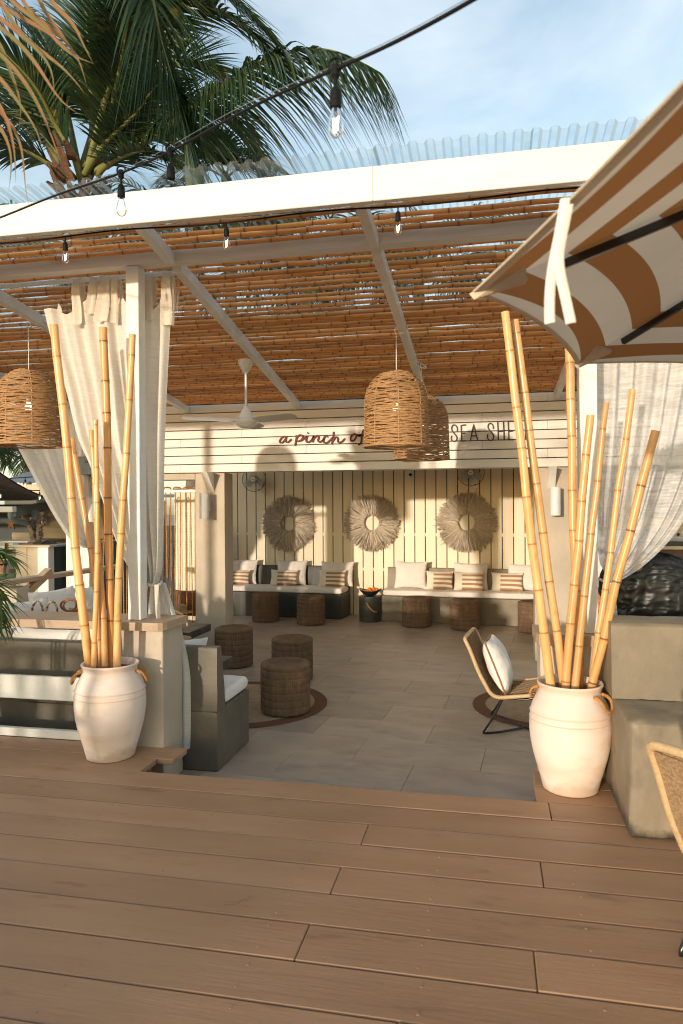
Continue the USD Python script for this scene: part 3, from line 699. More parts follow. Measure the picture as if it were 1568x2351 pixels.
def put_pillow(label, base, w, h, t, yaw, lean, mt, seed, stripe=None, trim=None, group=None, roll=0., cat_='pillow'):
    m, k = pillow(w, h, t, seed, stripe)
    R = rotz(yaw) @ rotx(-lean) @ roty(roll)
    th = thing('pillow', label, cat_, base, 0, group)
    part('cover', mv(m, base, R), mt, th, smooth=True, world=True, pv={'stripe': k} if stripe is not None else None)
    if trim:
        s = np.linspace(-1, 1, 14); c = [(-w / 2 * (1 - .07 * (1 - b * b)), 0, h / 2 * b + h / 2) for b in s] + [(w / 2 * a, 0, h / 2 * (1 - .09 * (1 - a * a)) + h / 2) for a in s[1:]] + [(w / 2 * (1 - .07 * (1 - b * b)), 0, -h / 2 * b + h / 2) for b in s[1:]] + [(-w / 2 * a, 0, -h / 2 * (1 - .09 * (1 - a * a)) + h / 2) for a in s[1:-1]]
        part('trim', mv(tube(A(c, float), .008, 6, closed=True), base, R), trim, th, smooth=True, world=True)
    return th


# the two benches of the alcove
zs, zb_ = .155, .60
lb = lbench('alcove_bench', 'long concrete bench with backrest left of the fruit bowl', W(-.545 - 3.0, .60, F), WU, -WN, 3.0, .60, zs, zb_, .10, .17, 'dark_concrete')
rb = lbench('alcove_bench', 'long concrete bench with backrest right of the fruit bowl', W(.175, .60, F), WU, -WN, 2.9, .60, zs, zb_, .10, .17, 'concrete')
slab_cushion('seat_cushion', 'long white seat cushion on the bench left of the fruit bowl', W(-.545 - 2.96, .435, zs + .001), WU, -WN, 2.97, .45, .105, 'blush_cloth')
slab_cushion('seat_cushion', 'long white seat cushion on the bench right of the fruit bowl', W(.195, .435, zs + .001), WU, -WN, 2.85, .45, .105, 'blush_cloth')
zc = zs + .10
wa = math.atan2(WU[1], WU[0])


def band(n, u0):
    return lambda U, V: ((U > u0) & (np.mod((V + 1) * n / 2 + .25, 1) < .47)).astype(float)


def hband(U, V, n, u0):
    return (U > u0) * (np.mod((V + 1) * n / 2 + .3, 1) < .5)


def fine_band(n, u0):
    return lambda U, V: np.where(U > u0, .5 + .9 * np.sin((V + 1) * n * np.pi), 0.)


for zz, (x0, x1, yt, yb), lab, mt, v in (
        (z3, (443, 697, 868, 1076), 'plain blush pillow at the left end of the right alcove bench', 'blush_cloth', .30),
        (z3, (905, 1180, 878, 1088), 'plain blush pillow behind the middle striped pillow on the right alcove bench', 'blush_cloth', .36),
        (z3, (1330, 1600, 888, 1097), 'plain blush pillow at the right of the right alcove bench, partly behind bamboo', 'blush_cloth', .34),
        (z2, (560, 833, 853, 1042), 'plain blush pillow next to the column on the left alcove bench', 'blush_cloth', .36),
        (z2, (984, 1222, 860, 1052), 'plain blush pillow below the left twig wreath', 'blush_cloth', .36),
        (z2, (1330, 1590, 870, 1066), 'plain blush pillow at the right end of the left alcove bench', 'blush_cloth', .36)):
    c = zz((x0 + x1) / 2, yb); q = atW(*c, v); w = abs(atW(*zz(x1, yb), v)[0] - atW(*zz(x0, yb), v)[0]); hh = atW(*zz(x0, yt), v)[2] - zc
    put_pillow(lab, W(q[0], v, zc), w, hh, .17, wa, .22, mt, int(x0))
for zz, (x0, x1, yt, yb), lab, v in (
        (z3, (690, 905, 948, 1080), 'small striped pillow left of the middle on the right alcove bench', .22),
        (z3, (908, 1145, 955, 1095), 'small striped pillow in the middle of the right alcove bench', .20),
        (z3, (1203, 1456, 960, 1098), 'small striped pillow right of the middle on the right alcove bench', .20),
        (z2, (520, 776, 936, 1042), 'small striped pillow half behind the column', .20),
        (z2, (938, 1150, 938, 1054), 'small striped pillow below the left twig wreath', .20),
        (z2, (1318, 1530, 940, 1064), 'small striped pillow at the right end of the left alcove bench', .20)):
    q = atW(*zz((x0 + x1) / 2, yb), v); w = abs(atW(*zz(x1, yb), v)[0] - atW(*zz(x0, yb), v)[0]); hh = atW(*zz(x0, yt), v)[2] - zc
    put_pillow(lab, W(q[0], v, zc), w, hh * 1.02, .13, wa, .25, 'striped_cloth', int(x0) + 3, stripe=fine_band(4, -.42))

# bench along the front railing; its right end faces the step
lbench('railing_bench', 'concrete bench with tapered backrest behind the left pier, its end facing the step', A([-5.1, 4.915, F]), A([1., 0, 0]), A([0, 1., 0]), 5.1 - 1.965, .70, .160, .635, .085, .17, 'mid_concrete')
slab_cushion('seat_cushion', 'thick white seat cushion at the open end of the railing bench', A([-2.93, 5.095, .162]), A([1., 0, 0]), A([0, 1., 0]), .955, .54, .11, 'white_cloth')
slab_cushion('seat_cushion', 'long white seat cushion behind the railing boards', A([-4.6, 5.095, .162]), A([1., 0, 0]), A([0, 1., 0]), 1.65, .54, .11, 'white_cloth')
put_pillow('long plump white pillow on the railing bench below the tan cap rail', A([-3.44, 5.16, .262]), .82, .45, .22, math.pi, .10, 'white_cloth', 11)
put_pillow('brown striped pillow at the left edge below the tan cap rail', A([-4.15, 5.15, .27]), .75, .44, .18, math.pi, .2, 'grey_cloth', 12)
# bench along the side rail
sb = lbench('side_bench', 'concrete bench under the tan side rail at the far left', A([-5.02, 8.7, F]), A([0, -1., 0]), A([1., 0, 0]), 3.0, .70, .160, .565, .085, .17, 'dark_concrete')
slab_cushion('seat_cushion', 'white seat cushion on the far left side bench', A([-4.84, 8.65, .162]), A([0, -1., 0]), A([1., 0, 0]), 2.9, .5, .11, 'white_cloth')
put_pillow('large white pillow leaning on the side rail behind the beaded handbag', A([-4.70, 7.07, .262]), .74, .52, .22, math.pi / 2 - .10, .14, 'white_cloth', 14)
put_pillow('white pillow with piped edge in the left corner above the tan cap rail', A([-4.50, 6.36, .262]), .52, .49, .18, math.pi / 2 - .25, .18, 'white_cloth', 15, trim='white_cloth')
put_pillow('low cream cushion lying behind the beaded handbag', A([-4.40, 6.95, .262]), .80, .32, .20, math.pi / 2 - .15, .30, 'blush_cloth', 16)
put_pillow('white pillow behind the bamboo canes at the far left bench', A([-4.72, 7.86, .262]), .52, .47, .17, math.pi / 2 - .1, .2, 'white_cloth', 17)
put_pillow('white pillow poking out between the left pier and the black table', A([-2.50, 5.35, .26]), .5, .36, .16, math.pi + .7, .25, 'white_cloth', 18)

# concrete step bench at the right of the deck
st = thing('step_bench', 'blocky concrete step bench at the right edge of the deck', 'bench', (1.4, 4.1, 0))
c0 = at(1445, 1925, Z=0); q0 = at(1445, 1655, Y=c0[1])
part('seat_block', worn(box(c0[0], 2.6, c0[1], 4.52, .0, q0[2], .018), .005, .04), 'stained_concrete', st, world=True, smooth=40)
part('back_block', worn(hull([(x, yy, zz) for x in (.655, 2.6) for yy, zz in ((4.165, q0[2] + .002), (4.52, q0[2] + .002), (4.195, .985), (4.21, 1.0), (4.52, 1.0))]), .005, .04), 'concrete', st, world=True, smooth=40)

# ================================================================== POUFS


def pouf_mesh(R=.232, H=.47, bands=7, n=300):
    rows = []; th = np.arange(n) * 2 * np.pi / n; rip = 1 + .013 * np.sin(th * 75) + .004 * np.sin(th * 11 + 1)
    hb = H / bands
    for b in range(bands):
        for s in (0.015, .09, .3, .5, .7, .91, .985):
            bul = (1 - abs(2 * s - 1) ** 7.0); r = R * (.962 + .038 * bul)
            if b == bands - 1 and s > .5: r *= 1 - .22 * ((s - .5) / .5) ** 2.4
            z = (b + s) * hb; rp = rip if 0.05 < s < .95 else 1 + (rip - 1) * .3
            rows.append(np.stack([r * rp * np.cos(th), r * rp * np.sin(th), np.full(n, z)], 1))
    for i, r in enumerate(np.linspace(R * .70, .012, 26)):            # plaited top, coiled
        z = H - .004 + .0045 * (i % 2) + .006 * np.cos(r / R * 3) ; wob = .003 * np.sin(th * 60 * max(.25, r / R) + (i % 4) * 1.6)
        rows.append(np.stack([(r + wob) * np.cos(th), (r + wob) * np.sin(th), z + wob * .8], 1))
    m = len(rows); v = np.vstack(rows); i, j = np.meshgrid(np.arange(m - 1), np.arange(n), indexing='ij'); j2 = (j + 1) % n; a, b, c, d = i * n + j, i * n + j2, (i + 1) * n + j2, (i + 1) * n + j
    return v, np.vstack([np.stack([a, b, c], -1).reshape(-1, 3), np.stack([a, c, d], -1).reshape(-1, 3)])


def pouf0(label, loc):
    t = thing('pouf', label, 'pouf', loc, 0, None); v, f = pouf_mesh(); nb_ = 49 * 300
    side = f[(f < nb_).all(1)]; top = f[~(f < nb_).all(1)]
    used_ = np.unique(side); part('woven_side', (v[used_], np.searchsorted(used_, side)), 'seagrass', t, smooth=True)
    used_ = np.unique(top); part('plaited_top', (v[used_], np.searchsorted(used_, top)), 'seagrass', t, smooth=True)
    for k in range(4): part('foot', lathe([(0, -.012), (.018, -.012), (.018, .004), (0, .004)], 10, (.15 * math.cos(k * 1.571 + .6), .15 * math.sin(k * 1.571 + .6), 0)), 'black_rubber', t)
    return t


pf = None
for x0, x1, yb, lab in ((595, 717, 1652, 'woven seagrass pouf nearest the camera, on the jute rug'), (619, 724, 1570, 'woven seagrass pouf half hidden directly behind the nearest pouf'), (491, 584, 1537, 'woven seagrass pouf next to the black table, below the column'),
                        (577, 642, 1430, 'pouf farthest left before the alcove benches'), (681, 747, 1438, 'pouf before the right end of the left alcove bench'), (922, 991, 1443, 'pouf below the middle wreath, before the right alcove bench'),
                        (1031, 1103, 1450, 'pouf below the right wreath, behind the cane chair'), (1187, 1262, 1456, 'pouf cut off by the right pier and bamboo canes')):
    q = at((x0 + x1) / 2, yb, Z=F); dd = q - EYE; dd[2] = 0; dd /= np.linalg.norm(dd); loc = q + dd * .225; loc[2] = F + .012 + (.012 if pf is None else 0)
    pf_ = pouf0(lab, loc) if pf is None else dup(pf, loc, rng.uniform(0, 6), lab)
    pf = pf or pf_

# ================================================================== RUGS, TABLES


def rug(label, c, R, edge):
    n = 90; rr = np.r_[np.linspace(.01, R - .006, 60), R, R]; th = np.arange(n) * 2 * np.pi / n
    rows = [np.stack([c[0] + r * np.cos(th), c[1] + r * np.sin(th), np.full(n, F + (.001 if k == len(rr) - 1 else .011 + .0025 * (k % 2)))], 1) for k, r in enumerate(rr)]
    m = len(rows); i, j = np.meshgrid(np.arange(m - 1), np.arange(n), indexing='ij'); j2 = (j + 1) % n; a, b, c_, d = i * n + j, i * n + j2, (i + 1) * n + j2, (i + 1) * n + j
    f = np.vstack([np.stack([a, d, c_], -1).reshape(-1, 3), np.stack([a, c_, b], -1).reshape(-1, 3)])
    t = thing('rug', label, 'rug', (c[0], c[1], F)); part('braided_jute', (np.vstack(rows), f), 'jute', t, smooth=50, world=True) if False else part('braided_jute', (np.vstack(rows), f), 'jute', t, smooth=True, world=True, pv={'edge': np.repeat((rr > R - edge).astype(float), n)})


rug('round jute rug with brown border under the nearest pouf', (-2.42, 6.72), .84, .13)
rug('round jute rug with dark brown border under the cane chair', (.56, 7.12), .74, .12)


def table(label, x1, y0, y1, ztop, L):
    t = thing('low_table', label, 'table', (x1 - L / 2, (y0 + y1) / 2, F))
    part('top', box(x1 - L, x1, y0, y1, ztop - .085, ztop, .004), 'dark_concrete', t, world=True)
    part('leg', box(x1 - L + .12, x1 - L + .22, y0 + .1, y1 - .1, F, ztop - .086), 'black_metal', t, world=True)
    part('leg', box(x1 - .42, x1 - .32, y0 + .1, y1 - .1, F, ztop - .086), 'black_metal', t, world=True)
    return t


table('low black table beside the pouf below the column', -3.42, 7.70, 8.36, .22, 1.5)
tb = table('low black table between the railing bench and the jute rug', -2.46, 6.13, 6.56, .22, 1.2)

# ================================================================== CANE LOUNGE CHAIRS


def chair(label, loc, rz):
    """Local: x forward, y left; the seat bend at the rear is at x 0, the chair .58 wide."""
    t = thing('cane_chair', label, 'chair', loc, rz); w = .29
    prof = lambda: smooth_path([(-.215, .79), (-.19, .74), (-.10, .52), (-.035, .40), (.0, .352), (.05, .330), (.12, .334), (.30, .362), (.50, .395), (.56, .40)], 60)
    pr = prof()
    # the woven shell, a little hollow between the rims
    s = np.linspace(-1, 1, 17); P = A([[(x - (.012 * (1 - k * k) if z > .4 else 0), k * (w - .012), z - (.012 * (1 - k * k) if z <= .42 else 0)) for k in s] for x, z in pr])
    v, f = sheet(P); v2, f2 = sheet(P + A([-.004, 0, -.006])); part('woven_shell', cat([(v, f), (v2, f2[:, ::-1])]), 'rattan_weave', t, smooth=True)
    for k in range(0, 60, 1):              # weave strands standing proud
        pass
    strands = [tube(P[k] + A([.003, 0, .003]), .0032, 5) for k in range(1, 59)] + [tube(np.stack([pr[:, 0] + .002, np.full(60, yy), pr[:, 1] + .004], 1)[::2], .0026, 4) for yy in np.linspace(-w + .02, w - .02, 22)]
    part('weave', cat(strands), 'rattan_weave', t, smooth=True, kind='stuff')
    rim = [(-.226, 0, .812), (-.2255, w * .5, .811), (-.224, w * .84, .808), (-.2205, w * .965, .798)] + [(x, w, z) for x, z in pr[2::3]] + [(.572, w * .93, .402), (.58, w * .8, .402), (.583, 0, .402), (.58, -w * .8, .402), (.572, -w * .93, .402)] + [(x, -w, z) for x, z in pr[2::3][::-1]] + [(-.2205, -w * .965, .798), (-.224, -w * .84, .808), (-.2255, -w * .5, .811)]
    part('cane_rim', tube(smooth_path(rim + [rim[0]], 200)[:-1], .0165, 10, closed=True), 'wrapped_cane', t, smooth=True)
    for sgn in (-1, 1):
        y = sgn * (w - .02)
        p = smooth_path([(.45, y, .370), (.18, y, .325), (.10, y, .318), (.082, y, .29), (-.06, y * 1.02, .035), (-.07, y * 1.02, .012), (-.05, y, .010), (.10, y * .6, .010), (.25, 0, .011)], 70)
        part('leg', tube(p, .0095, 9), 'black_metal', t, smooth=True)
        p = smooth_path([(.13, y, .318), (.115, y, .29), (.36, y * 1.02, .31), (.46, y * 1.02, .22), (.55, y * 1.02, .035), (.555, y * 1.02, .012), (.53, y, .010), (.40, y * .6, .010), (.25, 0, .011)][2:], 60)
        part('leg', tube(p, .0095, 9), 'black_metal', t, smooth=True)
    part('cross_bar', tube([(.10, -w + .02, .316), (.10, w - .02, .316)], .009, 8), 'black_metal', t, smooth=True)
    part('cross_bar', tube([(.36, -w + .02, .338), (.36, w - .02, .338)], .009, 8), 'black_metal', t, smooth=True)
    return t


hd = math.radians(-7); ax = A([math.cos(hd), math.sin(hd), 0]); ay = A([-math.sin(hd), math.cos(hd), 0])
ch = chair('low cane lounge chair on black rods facing right, with a white pillow on it', A([.0, 6.15, F]) + ay * .29 - ax * .0, hd)
hd2 = math.radians(40); ax2 = A([math.cos(hd2), math.sin(hd2), 0]); ay2 = A([-math.sin(hd2), math.cos(hd2), 0])
dup(ch, A([.718, 2.85, 0]) - ay2 * .29, hd2, 'low cane lounge chair cut off by the right edge on the near deck')
put_pillow('white pillow with brown braided edge on the cane chair', A([.0, 6.15, F]) + ay * .25 + ax * .115 + A([0, 0, .352]), .46, .47, .20, hd + math.pi / 2, .38, 'white_cloth', 33, trim='braid')

# ================================================================== PENDANT LAMPS


def pendant0(label, loc):
    """Local: the lowest ring is at z 0, the crown of the shade at z .66."""
    t = thing('pendant_lamp', label, 'pendant lamp', loc, 0, None); g = np.random.default_rng(3)
    zz = np.linspace(0, 1, 47)
    rad = lambda s: .285 * np.where(s < .58, 1 - .035 * s / .58 - .03 * np.clip((.12 - s) / .12, 0, 1) ** 2 * -0, .965 * np.sqrt(np.clip(1 - (np.clip(s - .58, 0, 1) / .435) ** 2.1, 0.0, 1)))
    ms = []
    for i, s in enumerate(zz):
        n = 72; th = np.arange(n) * 2 * np.pi / n; r = float(rad(A(s))); zc_ = s * .655
        jit = g.normal(0, .0022, 9); ph = g.uniform(0, 6, 9)
        dz = sum(jit[k] * np.sin((k + 1) * th + ph[k]) for k in range(9)); dr = .0035 * np.sin(th * 8 + (i % 2) * np.pi)
        if r < .02: r = .02
        ms.append(tube(np.stack([(r + dr) * np.cos(th), (r + dr) * np.sin(th), zc_ + dz], 1), .0058 + .0012 * np.sin(th * 36 + i) , 5, closed=True))
        if i % 2 == 0 and i < 46:          # a second, finer strand that closes the weave unevenly
            dz2 = dz + .0065 + g.normal(0, .001)
            ms.append(tube(np.stack([(r + dr * .6) * np.cos(th), (r + dr * .6) * np.sin(th), zc_ + dz2], 1), .0042, 4, closed=True))
    part('woven_shade', cat(ms), 'rattan_cord', t, smooth=True)
    for k in range(8):
        a = k * np.pi / 4 + .2; s = np.linspace(0, 1, 30)
        part('upright', tube(np.stack([rad(s) * np.cos(a), rad(s) * np.sin(a), s * .655], 1), .0065, 6), 'rattan_cord', t, smooth=True)
    n = 72; th = np.arange(n) * 2 * np.pi / n
    part('bottom_ring', tube(np.stack([.286 * np.cos(th), .286 * np.sin(th), 0 * th - .004], 1), .0085, 7, closed=True), 'rattan_cord', t, smooth=True)
    b = part('bulb', lathe([(0, .30), (.018, .305), (.030, .325), (.028, .35), (.016, .375), (.014, .39)], 18), 'pendant_lamp', t, smooth=True)
    part('socket', lathe([(.0, .388), (.019, .39), (.019, .45), (.006, .47), (0, .47)], 16), 'white_enamel', t, smooth=40)
    return t


def hang(lamp, px, top_y, Y, hook, which):
    top = at(px, top_y, Y=Y)
    cord = thing('lamp_cord', f'thin white cord and hook holding the {which} woven pendant lamp', 'lamp cord', (top[0], top[1], top[2]))
    up = A([top[0], top[1], hook[2] - .05])
    part('cord', tube([top - [0, 0, .2], up], .004, 6), 'white_enamel', cord, world=True)
    part('hook', tube(smooth_path([up + [0, 0, -.01], up + [-.012, 0, .02], up + [0, 0, .04], up + [.02, 0, .02], up + [.05, .0, -.01], hook + [.0, 0, -.03], hook], 30), .006, 6), 'white_enamel', cord, world=True, smooth=True)
    part('hook_plate', lathe([(0, 0), (.02, .002), (.02, .012), (0, .014)], 14, hook + [0, 0, -.01], axis=(1, 0, .3)), 'white_enamel', cord, world=True)


rx = lambda i, y: raf[i][0] + (raf[i][1] - raf[i][0]) * (y - BY) / (9.2 - BY)
LAMPS = []
lm = None
for (px, ty, by), Y, i, lab, wh in (((910, 865, 1032), 6.30, 2, 'large woven bell pendant lamp in front, left of the sign letters SEA', 'front'), ((968, 930, 1061), 7.45, 2, 'woven bell pendant lamp half hidden behind the larger one', 'rear'), ((66, 880, 1030), 5.60, 0, 'woven bell pendant lamp cut off by the left edge', 'left')):
    b = at(px, by - 8, Y=Y)
    loc = A([b[0], Y, b[2]])
    lm_ = pendant0(lab, loc) if lm is None else dup(lm, loc, rng.uniform(0, 6), lab)
    lm = lm or lm_
    hk = A([rx(i, Y) + .036, Y - .0, rz_(Y) + .055])
    hang(lm_, px, by - 8 - (by - ty) * .98, Y, hk, wh)

# ================================================================== CEILING FAN, WALL FANS, SCONCES, CAMERA
fc_ = at(565, 960, Y=6.88); fx, fy, fz = fc_
cf = thing('ceiling_fan', 'white ceiling fan on a long rod under a rafter', 'ceiling fan', (fx, fy, fz))
ztop = rz_(fy) - .002
part('canopy', lathe([(0, ztop), (.076, ztop), (.078, ztop - .012), (.066, ztop - .055), (.040, ztop - .10), (.021, ztop - .128), (0, ztop - .13)], 28, (fx, fy, 0)), 'white_enamel', cf, world=True, smooth=40)
part('rod', tube([(fx, fy, ztop - .12), (fx, fy, fz + .10)], .0125, 12), 'white_enamel', cf, world=True, smooth=40)
part('motor', lathe([(0, fz + .125), (.016, fz + .122), (.048, fz + .075), (.076, fz + .005), (.090, fz - .012), (.118, fz - .022), (.126, fz - .036), (.122, fz - .052), (.098, fz - .078), (.082, fz - .084), (.078, fz - .092), (.05, fz - .098), (0, fz - .100)], 36, (fx, fy, 0)), 'white_enamel', cf, world=True, smooth=35)
for k, a in enumerate((math.radians(-24), math.radians(96), math.radians(216))):
    pts = [(.10, -.03, .002), (.20, -.052, .006), (.60, -.062, .002), (.64, -.045, 0), (.655, 0, 0), (.64, .045, 0), (.60, .058, -.004), (.20, .048, -.010), (.10, .028, -.004)]
    up_ = [(x, y, z - .30 * y + .003) for x, y, z in pts]; dn_ = [(x, y, z - .30 * y) for x, y, z in pts]
    part('blade', mv(hull(up_ + dn_), (fx, fy, fz - .028), rotz(a)), 'grey_fan_blade', cf, world=True)


def wall_fan(label, c):
    t = thing('wall_fan', label, 'fan', c); o = A(c); n = 64; th = np.arange(n) * 2 * np.pi / n
    ring = lambda r, y, k=.003: tube(o + np.stack([r * np.cos(th), np.full(n, y), r * np.sin(th)], 1), k, 5, closed=True)
    part('rim', ring(.225, -.20, .005), 'dark_iron', t, world=True, smooth=True)
    ms = []
    for k in range(54):
        a = k / 54 * 2 * np.pi
        for y0, y1 in ((-.255, -.20), (-.145, -.20)):
            p = [o + A([r * math.cos(a + .35 * (1 - r / .225)), y0 + (y1 - y0) * (r / .225) ** 2.2, r * math.sin(a + .35 * (1 - r / .225))]) for r in (.045, .10, .16, .205, .225)]
            ms.append(tube(p, .0012, 3, caps=False))
    part('guard', cat(ms), 'dark_iron', t, world=True, kind='stuff')
    part('badge', lathe([(0, 0), (.046, 0), (.046, .012), (0, .014)], 20, o + [0, -.252, 0], axis=(0, -1, 0)), 'white_enamel', t, world=True, smooth=40)
    part('badge_mark', frame_box(o + A([-.02, -.269, -.004]), (1, 0, 0), (0, 1, 0), (0, 0, 1), .04, .002, .008, .0005), 'umbrella_hem' if False else 'copper', t, world=True)
    for k in range(3):
        a = k * 2.094 + .4; q = [(.04, -.02, -.01), (.12, -.07, -.02), (.19, -.06, -.012), (.20, .02, .012), (.14, .06, .02), (.05, .03, .01)]
        part('blade', mv(hull([(x, y2, z) for x, z, y2 in [(x, z, y2) for x, z, y2 in q]] + [(x, y2 + .002, z) for x, z, y2 in q]), o + A([0, -.19, 0]), roty(a)), 'grey_fan_blade', t, world=True)
    part('motor', lathe([(0, 0), (.05, .005), (.062, .03), (.058, .09), (.03, .12), (0, .12)], 20, o + [0, -.145, 0], axis=(0, 1, 0)), 'white_enamel', t, world=True, smooth=40)
    part('control_box', box(o[0] + .03, o[0] + .115, o[1] - .10, o[1] - .04, o[2] - .25, o[2] - .06, .008), 'white_enamel', t, world=True)
    part('switch', lathe([(0, 0), (.014, 0), (.012, .012), (0, .012)], 14, (o[0] + .072, o[1] - .101, o[2] - .20), axis=(0, -1, 0)), 'dark_iron', t, world=True)
    part('wall_arm', box(o[0] + .02, o[0] + .12, o[1] - .05, o[1] + .055, o[2] - .11, o[2] - .05, .006), 'white_enamel', t, world=True)
    return t


q = atW(*z2(815, 232), .40); wall_fan('wall fan at the upper left of the alcove above the left wreath', W(q[0], .565, q[2]))
q = atW(*z3(1040, 175), .40); wall_fan('wall fan at the upper right of the alcove above the right wreath', W(q[0], .565, q[2] - .01))
q = atW(*z3(575, 187), .56)
sc = thing('security_camera', 'small white dome camera under the fascia above the middle wreath', 'security camera', W(q[0], .5, q[2] - .03))
part('base', lathe([(0, .0), (.052, 0), (.056, .02), (.05, .035), (0, .035)], 24, W(q[0], .617, q[2]), axis=-WN), 'white_enamel', sc, world=True, smooth=40)
part('ball', lathe([(0, .0), (.030, .004), (.042, .02), (.044, .04), (.034, .06), (0, .068)], 24, W(q[0], .59, q[2]), axis=-WN - A([0, 0, .25])), 'white_enamel', sc, world=True, smooth=60)
part('lens', lathe([(0, .0), (.028, 0), (.026, .006), (0, .010)], 20, W(q[0], .524, q[2] - .017), axis=-WN - A([0, 0, .25])), 'black_rubber', sc, world=True, smooth=60)


def sconce(label, c, L=.345, r=.064):
    t = thing('wall_light', label, 'wall light', c); x, y, z = c
    part('cylinder', lathe([(0, z - L / 2 + .01), (r - .006, z - L / 2 + .01), (r - .004, z - L / 2), (r, z - L / 2), (r, z + L / 2), (r - .004, z + L / 2), (r - .006, z + L / 2 - .01), (0, z + L / 2 - .01)], 40, (x, y, 0)), 'brushed_steel', t, world=True, smooth=30)
    part('mount', box(x - .03, x + .03, y + r - .004, FY + .044, z - .07, z + .07, .003), 'brushed_steel', t, world=True)


q = at(*z2(421, 440), Y=9.07); sconce('white cylinder up and down light on the left column', (q[0], 9.09, q[2]))
q = at(1275, 1151, Y=9.07); sconce('white cylinder up and down light on the right column', (q[0], 9.09, q[2]))
q = at(207, 1170, Y=9.07); sconce('cylinder light on the far left white column behind the bamboo', (q[0], 9.09, q[2]))
q = at(196, 1068, Y=9.0)
sp = thing('loudspeaker', 'grey box loudspeaker high on the far left column', 'loudspeaker', (q[0], 9.0, q[2] - .12))
part('cabinet', box(q[0] - .14, q[0] + .10, 8.98, FY + .04, q[2] - .13, q[2] + .12, .008), 'galvanised', sp, world=True)
part('emblem', box(q[0] + .015, q[0] + .045, 8.972, 8.979, q[2] + .03, q[2] + .06, .001), 'black_rubber', sp, world=True)
part('emblem_mark', box(q[0] + .022, q[0] + .039, 8.969, 8.9715, q[2] + .040, q[2] + .048, .0003), 'soap_white', sp, world=True)
part('cable', tube(smooth_path([(q[0] + .02, 9.1, q[2] - .13), (q[0] + .04, 9.1, q[2] - .19), (q[0] + .1, 9.15, q[2] - .18)], 12), .006, 6), 'black_rubber', sp, world=True, smooth=True)

# ================================================================== TWIG WREATHS


def wreath(label, c, R, seed):
    t = thing('twig_wreath', label, 'wreath', c, 0, None); g = np.random.default_rng(seed); o = A(c); ms = []
    for k in range(560):
        a = g.uniform(0, 2 * np.pi); r0 = R * .25 + g.uniform(0, .03); r1 = R * g.uniform(.86, 1.0) * (1 + .012 * math.sin(a * 5 + seed)); n = 5
        y0 = -.012 - g.uniform(0, .05); y1 = -.015 - g.uniform(0, .10); tw = g.normal(0, .07); k1 = g.normal(0, .016, (n, 2)); s = np.linspace(0, 1, n)
        r = r0 + (r1 - r0) * s; th = a + tw * s + k1[:, 0] * (s > 0) * .9; y = y0 + (y1 - y0) * s + k1[:, 1]
        y = np.minimum(y, -.006)
        p = r[:, None] * np.cos(th)[:, None] * WU + r[:, None] * np.sin(th)[:, None] * A([0, 0, 1.]) + y[:, None] * WN + o
        ms.append(tube(p, np.linspace(.0088, .0048, n) * g.uniform(.65, 1.2), 4, caps=False))
        if g.random() < .75:               # a fork near the tip
            b = p[2 + (k % 2)]; q = b + (p[4] - b) * g.uniform(.75, 1.03) + g.normal(0, .030, 3) * A([1, .4, 1]); q2 = (b + q) / 2 + g.normal(0, .006, 3)
            ms.append(tube([b, q2, q], [.0065, .0055, .0042], 3, caps=False))
    part('twigs', cat(ms), 'twig', t, world=True, smooth=True, kind='stuff')
    n = 60; th = np.arange(n) * 2 * np.pi / n
    for rr in (R * .30, R * .62):
        part('hoop', tube(o + rr * np.cos(th)[:, None] * WU + rr * np.sin(th)[:, None] * A([0, 0, 1.]) - .008 * WN, .007, 5, closed=True), 'twig', t, world=True, smooth=True)


for f_, cx_, cy_, xr, xl, lab in ((z2, 1085, 577, 1296, 874, 'left twig wreath on the plank wall, nearest the column'), (z3, 268, 572, 500, 56, 'middle twig wreath on the plank wall, above the fruit bowl'), (z3, 1012, 570, 1258, 768, 'right twig wreath on the plank wall, largest in view')):
    q = atW(*f_(cx_, cy_), .57); R = abs(atW(*f_(xr, cy_), .57)[0] - atW(*f_(xl, cy_), .57)[0]) / 2
    wreath(lab, W(q[0], .617, q[2]), R, int(cx_))

# ================================================================== SIGN LETTERING ON THE FASCIA
zs1 = lambda x, y: at(*full(1050 + x / 3.4844, 1600 + y / 3.4844), Y=FY - .016)
zs2 = lambda x, y: at(*full(1400 + x / 2.0907, 1450 + y / 2.0907), Y=FY - .016)
sg = thing('script_sign', 'copper coloured handwriting letters reading a pinch of on the fascia', 'sign lettering', at(*full(1250, 1780), Y=FY - .02))
sg2 = thing('letter_sign', 'dark wire capitals reading SEA SHELL on the fascia, partly behind bamboo', 'sign lettering', at(*full(1900, 1760), Y=FY - .02))


def flat_stroke(P, w, d):
    """A cut-out letter stroke, w wide and d thick, with rounded ends."""
    from shapely.geometry import LineString
    from shapely.ops import unary_union
    g = unary_union([LineString([(p[0], p[2]) for p in q]).buffer(w / 2, 6) for q in P])
    ms = []
    for gg in getattr(g, 'geoms', [g]):
        m = trimesh.creation.extrude_polygon(gg.simplify(.0006), d, engine='earcut'); v = np.array(m.vertices)
        ms.append((np.stack([v[:, 0], FY - .012 - v[:, 2], v[:, 1]], 1), np.array(m.faces)))
    return cat(ms)


